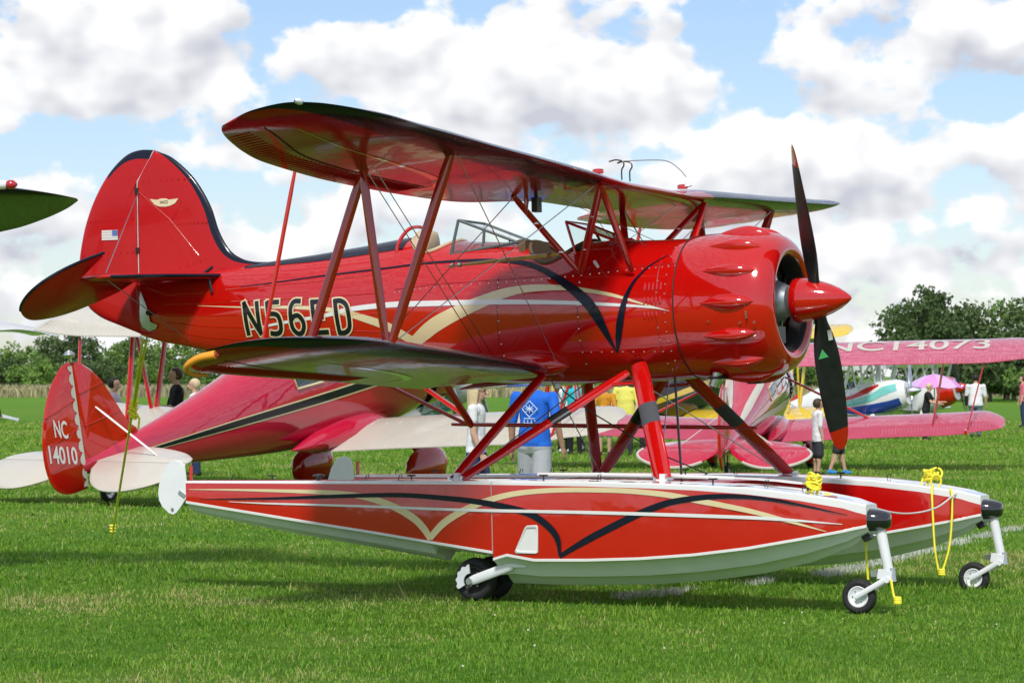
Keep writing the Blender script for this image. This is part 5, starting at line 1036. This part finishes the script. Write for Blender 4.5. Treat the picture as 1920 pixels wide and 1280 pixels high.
def edge_wings():
    r = parked('black_biplane_wing', (-7.56, 25.2, 0), -93, 2, 'black glossy wingtip with red lamp reaching in at the left edge', 'wing')
    wing('wing_panel', [(0, .75, 3.30, -.65, 2.98, 1), (1.5, .75, 3.30, -.65, 2.98, 1), (2.6, .75, 3.29, -.60, 3.00, 1), (3.1, .72, 3.28, -.42, 3.05, .95), (3.45, .66, 3.27, -.12, 3.11, .8), (3.7, .58, 3.255, .14, 3.17, .6), (3.84, .50, 3.24, .34, 3.215, .3), (3.87, .45, 3.235, .40, 3.225, .15)], r, .2, ('blackp', 'blackp'))
    MB().lathe([(-.06, .03), (-.03, .04), (.03, .04), (.05, .03)], 14, 'y', (.75, 3.28, 3.325)).build('lamp_housing', 'whitem', r); MB().lathe([(-.03, .02), (0, .04), (.04, .038), (.07, .012)], 16, 'y', (.75, 3.35, 3.327)).build('lamp_glass', 'navred', r)
    strut('interplane_strut', (.4, 2.2, 3.16), (-.2, 2.2, 1.5), .09, .035, 'blackp', r); strut('interplane_strut', (-.3, 2.2, 3.05), (-.9, 2.2, 1.45), .09, .035, 'blackp', r)
    wing_half('lower_wing_panel', r, 1, 3.0, .15, 1.2, 1.40, .02, ('blackp', 'blackp'), .1, 1.0)
    r = parked('grey_biplane_wing', (-13.2, 52, 0), -90, 8, 'pale grey upper wing peeping in at the left edge behind the cream wing', 'wing')
    wing_half('wing_panel', r, 1, 4.95, .7, 1.45, 2.35, .02, ('silver', 'silver'), -.25, 1.1); strut('interplane_strut', (.3, 2.6, 2.35), (-.1, 2.6, .9), .1, .04, 'silver', r); wing_half('lower_wing_panel', r, 1, 4.2, .1, 1.25, .85, .03, ('silver', 'silver'), -.2, 1.0)
edge_wings()
# ================================================================== people
def pmat(name, c, rough=.8, noise=.12, sc=14): return mat(name, c, rough, noise=noise, bump=.25, noise_scale=sc, spec=.3)
SK = pmat('skin', (.55, .33, .24), .5, .06); SKT = pmat('tanned_skin', (.46, .26, .17), .5, .06)
def person(loc, facing, height, label, cloth, hair, pose=None, fine=False, skin=None, group='visitors walking between the aircraft', extras=None):
    """cloth: dict(top, sleeve 0..1 (fraction of the arm), bottom, leg 0..1, shoe, torso (hem height)); body facing local +x, scaled from 1.75 m"""
    p = dict(armL=(8, 5, 12), armR=(8, 5, 12), legL=0, legR=0, lean=0, headturn=0, kneeL=4, kneeR=4, fat=1.0); p.update(pose or {})
    s = height/1.75; V = lambda *a: np.array(a, float); prims = []   # (p0, p1, r0, r1, flatten y/x, material index)
    skin = skin or SK; mats = [skin, cloth['top'], cloth['bottom'], cloth['shoe']]
    F = p['fat']; child = height < 1.45; hd = 1.16 if child else 1.0
    def cap(a, b, r0, r1, mi, sx=1.0, sy=1.0): prims.append((V(*a), V(*b), r0, r1, mi, sx, sy))
    ln = math.sin(R(p['lean']))
    hipz = .93; L = .42
    tx = lambda z: ln*(z-hipz)
    hem = cloth.get('hem', .88)
    # torso
    cap((tx(1.02), 0, 1.02), (tx(1.20), 0, 1.20), .125*F, .120*F, 1, .92, 1.22); cap((tx(1.20), 0, 1.20), (tx(1.36), 0, 1.36), .122*F, .132, 1, .86, 1.26)
    cap((tx(1.38), -.12, 1.39), (tx(1.38), .12, 1.39), .078, .078, 1); cap((tx(1.41), -.165, 1.405), (tx(1.41), .165, 1.405), .055, .055, 1)
    cap((tx(hem), 0, hem+.04), (tx(1.05), 0, 1.05), .138*F, .130*F, 1, .92, 1.25)
    cap((0, -.075, .90), (0, .075, .90), .112*F, .112*F, 2, 1.0, 1.0)
    cap((tx(1.40), 0, 1.40), (tx(1.52)+.01, 0, 1.53), .058, .052, 0)
    # head
    hz = 1.615; hx = tx(1.6)+.02
    cap((hx-.012, 0, hz+.025), (hx+.008, 0, hz+.035), .088*hd, .084*hd, 0, 1.08, .86); cap((hx+.028, 0, hz-.055), (hx+.035, 0, hz-.02), .050*hd, .058*hd, 0, 1, .92)
    a = R(p['headturn']); hc = V(hx, 0, hz)
    def hp(x, y, z): return hc+V(x*math.cos(a)-y*math.sin(a), x*math.sin(a)+y*math.cos(a), z)
    prims.append((hp(.10*hd, 0, .015), hp(.118*hd, 0, -.018), .011, .016, 0, 1, 1)); prims.append((hp(.092*hd, -.018, -.052), hp(.092*hd, .018, -.052), .009, .009, 0, 1, 1))
    for y in (-1, 1): prims.append((hp(-.008, y*.080*hd, .02), hp(-.016, y*.084*hd, -.018), .017, .013, 0, .6, .5))
    # arms
    hands = []
    for y, (ab, fw, el) in ((1, p['armL']), (-1, p['armR'])):
        sh = V(tx(1.41), y*.195*min(1.12, F), 1.405); u = V(math.sin(R(fw)), y*math.sin(R(ab)), -math.cos(R(fw))*math.cos(R(ab))); u /= np.linalg.norm(u); eb = sh+u*.285
        f2 = R(fw+el); inn = p.get('inL' if y > 0 else 'inR', 0); w = V(math.sin(f2), y*(math.sin(R(ab))*.4-inn), -math.cos(f2)); w /= np.linalg.norm(w); wr = eb+w*.25; hn = wr+w*.085
        sl = cloth.get('sleeve', .4)
        cap(sh, eb, .047, .041, 0); cap(eb, wr, .041, .027, 0)
        if sl > 0:
            e1 = sh+u*.285*min(1, sl*2); cap(sh-u*.01, e1, .062, .055, 1)
            if sl > .5: cap(eb, eb+w*.25*(sl*2-1), .054, .042, 1)
        pal = V(0, y, 0); thb = V(1, 0, 0)
        cap(wr, hn-w*.02, .027, .031, 0, 1.0, .62)
        if fine:
            side = np.cross(w, pal); side /= np.linalg.norm(side)
            for k, (off, l_) in enumerate(((-.030, .066), (-.010, .078), (.010, .074), (.029, .058))):
                b0 = hn+side*off; c = w*.72-pal*.30; m = b0+w*l_*.5; t = m+c*l_*.5; cap(b0-w*.015, m, .0095, .009, 0); cap(m, t, .009, .0075, 0)
            b0 = wr+w*.03-side*.03; m = b0+w*.035-side*.018; cap(b0, m, .012, .0105, 0); cap(m, m+w*.032-pal*.006, .0105, .0085, 0)
        else: cap(hn-w*.02, hn+w*.055-pal*.01, .029, .020, 0, 1.0, .6)
        hands.append(hn)
    # legs
    for y, lg, kn in ((1, p['legL'], p['kneeL']), (-1, p['legR'], p['kneeR'])):
        hp_ = V(0, y*.088, .90); d = V(math.sin(R(lg)), y*.03, -math.cos(R(lg))); k = hp_+d*.43; d2 = V(math.sin(R(lg-kn)), 0, -math.cos(R(lg-kn))); an = k+d2*.40; an[2] = max(an[2], .075)
        lf = cloth.get('leg', 1.0)
        cap(hp_, k, .082*F**.5, .056, 0); cap(k, an, .054, .036, 0); cap(k+V(-.02, 0, -.10), k+V(-.015, 0, -.18), .050, .042, 0)
        if lf > 0:
            lw = cloth.get('loose', 1.0); cap(hp_, hp_+(k-hp_)*min(1, lf*2), .100*F**.5, (.070 if lf > .5 else .088)*lw, 2)
            if lf > .5: cap(k, k+(an-k)*(lf*2-1), .070*lw, .052*lw, 2)
        cap(an+V(-.03, 0, -.035), an+V(.13, y*.015, -.04), .042, .036, 3, 1, .95); cap(an+V(-.02, 0, -.02), an, .044, .040, 3)
    # union of the shapes, remeshed to one surface
    mb = MB()
    for a0, b0, r0, r1, mi, sx, sy in prims:
        d = b0-a0; l = np.linalg.norm(d); d = d/l if l > 1e-6 else V(0, 0, 1); t1 = np.cross(d, V(0, 1, 0) if abs(d[1]) < .9 else V(1, 0, 0)); t1 /= np.linalg.norm(t1); t2 = np.cross(d, t1); rings = []
        for ph in np.linspace(-math.pi/2+.15, 0, 5): rings.append((a0+d*r0*math.sin(ph), r0*math.cos(ph)))
        for ph in np.linspace(0, math.pi/2-.15, 5): rings.append((b0+d*r1*math.sin(ph), r1*math.cos(ph)))
        ctr = (a0+b0)/2; rr = []
        for c, r_ in rings:
            ring = []
            for q in range(14):
                v = (t1*math.cos(q*math.pi/7)+t2*math.sin(q*math.pi/7))*r_; v = V(v[0]*sx, v[1]*sy, v[2]); ring.append(c+v)
            rr.append(ring)
        mb.loft(rr)
    o = mb.build('person', mats, None, smooth=0); rm = o.modifiers.new('r', 'REMESH'); rm.mode = 'VOXEL'; rm.voxel_size = .0065 if fine else .013
    sm = o.modifiers.new('s', 'SMOOTH'); sm.factor = .5; sm.iterations = 3 if fine else 2
    bpy.context.view_layer.update(); me = bpy.data.meshes.new_from_object(o.evaluated_get(bpy.context.evaluated_depsgraph_get())); old = o.data; o.modifiers.clear(); o.data = me; bpy.data.meshes.remove(old)
    me.materials.clear()
    for m in mats: me.materials.append(m)
    n = len(me.polygons); c = np.zeros(n*3); me.polygons.foreach_get('center', c); c = c.reshape(-1, 3); best = np.full(n, 9.); idx = np.zeros(n, np.int32)
    for a0, b0, r0, r1, mi, sx, sy in prims:
        ab = b0-a0; t = np.clip(((c-a0)@ab)/max(1e-9, ab@ab), 0, 1); dv = c-(a0+t[:, None]*ab); dv = dv/np.array((sx, sy, 1)); d = np.linalg.norm(dv, axis=1)-(r0+(r1-r0)*t)-(0.004 if mi else 0); k = d < best; best[k] = d[k]; idx[k] = mi
    ay = np.abs(c[:, 1]) < .2*max(1, F); idx[(idx == 1) & ay & (c[:, 2] < hem)] = 2; idx[(idx == 2) & (c[:, 2] > hem)] = 1
    me.polygons.foreach_set('material_index', idx); me.polygons.foreach_set('use_smooth', [True]*n); me.update()
    o.location = loc; o.rotation_euler = (0, 0, R(facing)); o.scale = (s, s, s); tag(o, label, 'person', group)
    # hair and details are children
    if hair:
        hm, style = hair; hb = MB(); rings = []
        for ph in np.linspace(-.95 if style != 'long' else -.6, 1.5, 10):
            ring = []
            for q in range(22):
                t = 2*math.pi*q/22; front = max(0, math.cos(t)); r_ = .096*hd*math.cos(ph*.98); zz = .030+.103*hd*math.sin(ph)
                if front > .25 and ph < .55: r_ *= .80
                ring.append(tuple(hp((r_*1.10*math.cos(t)-.014), r_*.93*math.sin(t), zz+(.03*front if ph < .3 else 0))))
            rings.append(ring)
        hb.loft(rings)
        if style == 'long':
            for k in range(26):
                t = R(75+210*k/25); x0, y0 = .088*math.cos(t)-.014, .084*math.sin(t); pts = [hp(x0, y0, .07), hp(x0*1.1, y0*1.1, .0), hp(x0*1.02-.01, y0*1.08, -.10), hp(x0*.9-.02, y0*1.0, -.20-.03*math.sin(k*2.1))]; hb.tube([tuple(q) for q in spline(pts, 3)], [.020]*6+[.016]*3+[.005], 6)
        hb.build('hair', hm, o, smooth=70)
    for y in (-1, 1):
        c = hp(.083*hd, y*.031, .022); MB().lathe([(-.008, .002), (-.004, .008), (0, .010), (.004, .008), (.008, .002)], 8, 'z', tuple(c)).build('eye', 'dark', o)
    if extras: extras(o, hp, hands, prims)
    return o
C = lambda n, c, **k: pmat(n, c, **k)
blond = pmat('blonde_hair', (.62, .50, .30), .5, .25, 40); brownh = pmat('brown_hair', (.06, .035, .02), .5, .2, 40); darkh = pmat('dark_hair', (.02, .015, .012), .5, .2, 40); greyh = pmat('grey_hair', (.35, .33, .30), .6, .2, 40)
wht = C('white_cotton', (.72, .72, .74)); gshoe = C('dark_shoes', (.03, .03, .03)); jeans = C('dark_denim', (.03, .05, .12)); greysh = C('grey_shorts', (.38, .40, .43)); blk = C('black_cloth', (.012, .012, .014)); char = C('charcoal_trousers', (.035, .036, .042))
def wx(px, D): return (px-960)/FPX*D
def woman_x(o, hp, hands, prims):
    f = MB()
    for y in (-1, 1): f.tube([tuple(hp(.098+.0*math.cos(t), y*.033+.022*math.cos(t), .022+.016*math.sin(t))) for t in np.linspace(0, 6.28, 12)], .0028, 5); f.tube([tuple(hp(.096, y*.055, .024)), tuple(hp(.0, y*.082, .024))], .0028, 5)
    f.build('glasses', 'black', o)
    h = Vector(hands[1]); MB().lathe([(-.01, .036), (0, .038), (.01, .036)], 16, 'z', (h.x-.01, h.y, h.z+.10)).build('wristband', C('purple_band', (.35, .22, .60)), o)
person((wx(893, 33.2), 33.2, 0), -12, 1.68, 'blonde long-haired woman in white top and dark shorts seen between the float struts', dict(top=wht, sleeve=.22, bottom=jeans, leg=.42, shoe=gshoe, hem=.90), (blond, 'long'), dict(armL=(6, 0, 8), armR=(7, 4, 18), legL=14, legR=-10, headturn=0), True, extras=woman_x)
def man_x(o, hp, hands, prims):
    wl = C('white_print', (.62, .72, .85)); b = MB(); x = -.128
    def q(u, v): return (x-.004-.012*math.cos(u*9)*0-(.010 if abs(u) < .08 else 0)+abs(u)*.12*abs(u)*3, -u, v)
    D = [(0, 1.375), (.085, 1.29), (0, 1.205), (-.085, 1.29), (0, 1.375)]
    for a, c in zip(D[:-1], D[1:]): b.tube([q(a[0]+(c[0]-a[0])*t, a[1]+(c[1]-a[1])*t) for t in np.linspace(0, 1, 5)], .0045, 4)
    for u0, v0, u1, v1 in ((-.04, 1.26, .04, 1.32), (-.04, 1.32, .04, 1.26), (-.045, 1.29, .045, 1.29), (0, 1.25, 0, 1.335), (-.06, 1.19, .06, 1.19), (-.06, 1.175, -.06, 1.14), (-.02, 1.175, -.02, 1.14), (.02, 1.175, .02, 1.14), (.06, 1.175, .06, 1.14), (-.06, 1.14, .06, 1.14)): b.tube([q(u0, v0), q((u0+u1)/2, (v0+v1)/2), q(u1, v1)], .005, 4)
    b.build('shirt_print', wl, o); h = Vector(hands[0]); MB().lathe([(-.01, .034), (0, .036), (.01, .034)], 16, 'z', (h.x-.01, h.y, h.z+.10)).build('wristband', C('violet_band', (.40, .28, .60)), o)
person((wx(1002, 32.2), 32.2, 0), 68, 1.86, 'man in royal blue printed T-shirt and grey shorts walking away behind the struts', dict(top=C('royal_blue_cotton', (.015, .13, .62)), sleeve=.42, bottom=greysh, leg=.5, shoe=gshoe, hem=.90, loose=1.22), (brownh, 'short'), dict(armL=(9, -2, 14), armR=(16, -16, 34), legL=10, legR=-8, fat=1.06), True, SKT, extras=man_x)
person((wx(1078, 64), 64, 0), 100, 1.74, 'person in teal shirt and black trousers left of the orange vest', dict(top=C('teal_cotton', (.02, .42, .50)), sleeve=.45, bottom=blk, leg=1, shoe=gshoe), (greyh, 'short'), dict(fat=1.15))
person((wx(1058, 66), 66, 0), -60, 1.72, 'person in pale shirt and black trousers behind the one in teal', dict(top=wht, sleeve=.45, bottom=blk, leg=1, shoe=wht), (greyh, 'short'))
person((wx(1134, 63), 63, 0), -95, 1.62, 'person in orange patterned top and shorts left of the yellow shirts', dict(top=C('orange_pattern', (.75, .25, .02), noise=.8, sc=26), sleeve=.4, bottom=greysh, leg=.45, shoe=gshoe), (brownh, 'short'), dict(armL=(12, 20, 60), armR=(12, 20, 60)))
person((wx(1173, 63.5), 63.5, 0), -110, 1.78, 'stout man in lemon yellow shirt and dark trousers right of the orange vest', dict(top=C('lemon_cotton', (.72, .68, .14)), sleeve=.45, bottom=char, leg=1, shoe=gshoe), (greyh, 'short'), dict(fat=1.3, armL=(14, 10, 40), armR=(14, 10, 40)))
person((wx(1206, 66), 66, 0), 200, 1.74, 'person in pale yellow shirt behind the stout man in lemon yellow', dict(top=C('pale_yellow_cotton', (.68, .66, .30)), sleeve=.45, bottom=char, leg=1, shoe=gshoe), (greyh, 'short'), dict(fat=1.2))
def bag_x(o, hp, hands, prims):
    h = Vector(hands[1]); MB().loft([[(h.x+.10+.16*math.cos(t), h.y+.02+sy, h.z-.08+.10*math.copysign(abs(math.sin(t))**.6, math.sin(t))) for t in [2*math.pi*k/14 for k in range(14)]] for sy in (-.07, .07)]).build('black_bag', blk, o); MB().lathe([(-.012, .036), (.012, .036)], 14, 'z', (h.x-.02, h.y, h.z+.09)).build('wrist_watch', 'alu', o)
person((wx(212, 49), 49, 0), -10, 1.72, 'man in pale pink polo shirt holding a black bag, behind the fin', dict(top=C('pale_pink_cotton', (.66, .50, .60)), sleeve=.45, bottom=greysh, leg=.55, shoe=gshoe), (darkh, 'short'), dict(armR=(10, 25, 62), armL=(10, 20, 60)), extras=bag_x)
person((wx(295, 45), 47.6, 0), 195, 1.88, 'smiling man in black T-shirt standing behind the red cabin biplane', dict(top=blk, sleeve=.42, bottom=jeans, leg=1, shoe=gshoe), (brownh, 'short'), dict(armL=(12, 20, 70), armR=(14, 15, 60), headturn=10))
person((wx(335, 48), 50.5, 0), 200, 1.70, 'fair-haired person behind the man in black, mostly hidden by the fuselage', dict(top=wht, sleeve=.4, bottom=jeans, leg=1, shoe=gshoe), (blond, 'short'))
person((wx(1533, 50.5), 50.5, 0), 15, 1.34, 'boy in white T-shirt and dark grey shorts left of the propeller tip', dict(top=wht, sleeve=.46, bottom=char, leg=.48, shoe=gshoe, hem=.78, loose=1.2), (brownh, 'short'), dict(armL=(4, 0, 10), armR=(5, -4, 14)))
person((wx(1572, 50.8), 50.8, 0), 10, 1.42, 'child with bright blue shoes standing behind the propeller blade tip', dict(top=C('pale_grey_cotton', (.5, .5, .52)), sleeve=.46, bottom=char, leg=.44, shoe=C('bright_blue_shoes', (.04, .25, .62))), (brownh, 'short'), dict(legL=13, legR=-12, kneeL=2, kneeR=8))
def sling_x(o, hp, hands, prims):
    MB().loft([[(-.02+.05*math.cos(t)*1.4, .25+.05*math.sin(t), z) for t in [2*math.pi*k/12 for k in range(12)]] for z in (.88, .95, 1.1, 1.15)]).build('shoulder_bag', blk, o)
person((wx(1829, 82), 82, 0), 75, 1.80, 'man in white T-shirt and grey trousers with shoulder bag, near the red cowling', dict(top=wht, sleeve=.45, bottom=C('grey_trousers', (.12, .15, .2)), leg=1, shoe=gshoe), (darkh, 'short'), dict(fat=1.2, lean=6), extras=sling_x)
person((wx(1736, 79), 79, 0), -20, 1.55, 'person in black top leaning by the plain white biplane', dict(top=blk, sleeve=.3, bottom=blk, leg=1, shoe=gshoe), (blond, 'short'), dict(lean=8, armL=(6, 30, 60), armR=(6, 30, 50)))
person((wx(1918, 98), 98, 0), 180, 1.76, 'person in pink shirt and jeans at the right edge', dict(top=C('pink_cotton', (.65, .15, .2)), sleeve=.45, bottom=jeans, leg=1, shoe=gshoe), (brownh, 'short'))
def parasol():
    r = empty('parasol', (wx(1752, 84), 84, 0)); tag(r, 'pink and lilac parasol open beside the plain white biplane', 'parasol'); tube('pole', [(0, 0, 0), (0, 0, 1.75)], .018, 'pale', r)
    for k in range(8):
        t0, t1 = k*math.pi/4, (k+1)*math.pi/4; rr = [[(q*math.cos(t), q*math.sin(t), z-.05*q*(1-abs(t-(t0+t1)/2)/(math.pi/8))) for t in np.linspace(t0, t1, 5)] for q, z in ((.02, 1.80), (.3, 1.74), (.6, 1.60), (.82, 1.42))]
        MB().loft(rr, False, False).build('canopy_panel', C('pink_canopy', (.62, .28, .60)) if k % 2 else C('lilac_canopy', (.62, .42, .70)), r)
parasol()
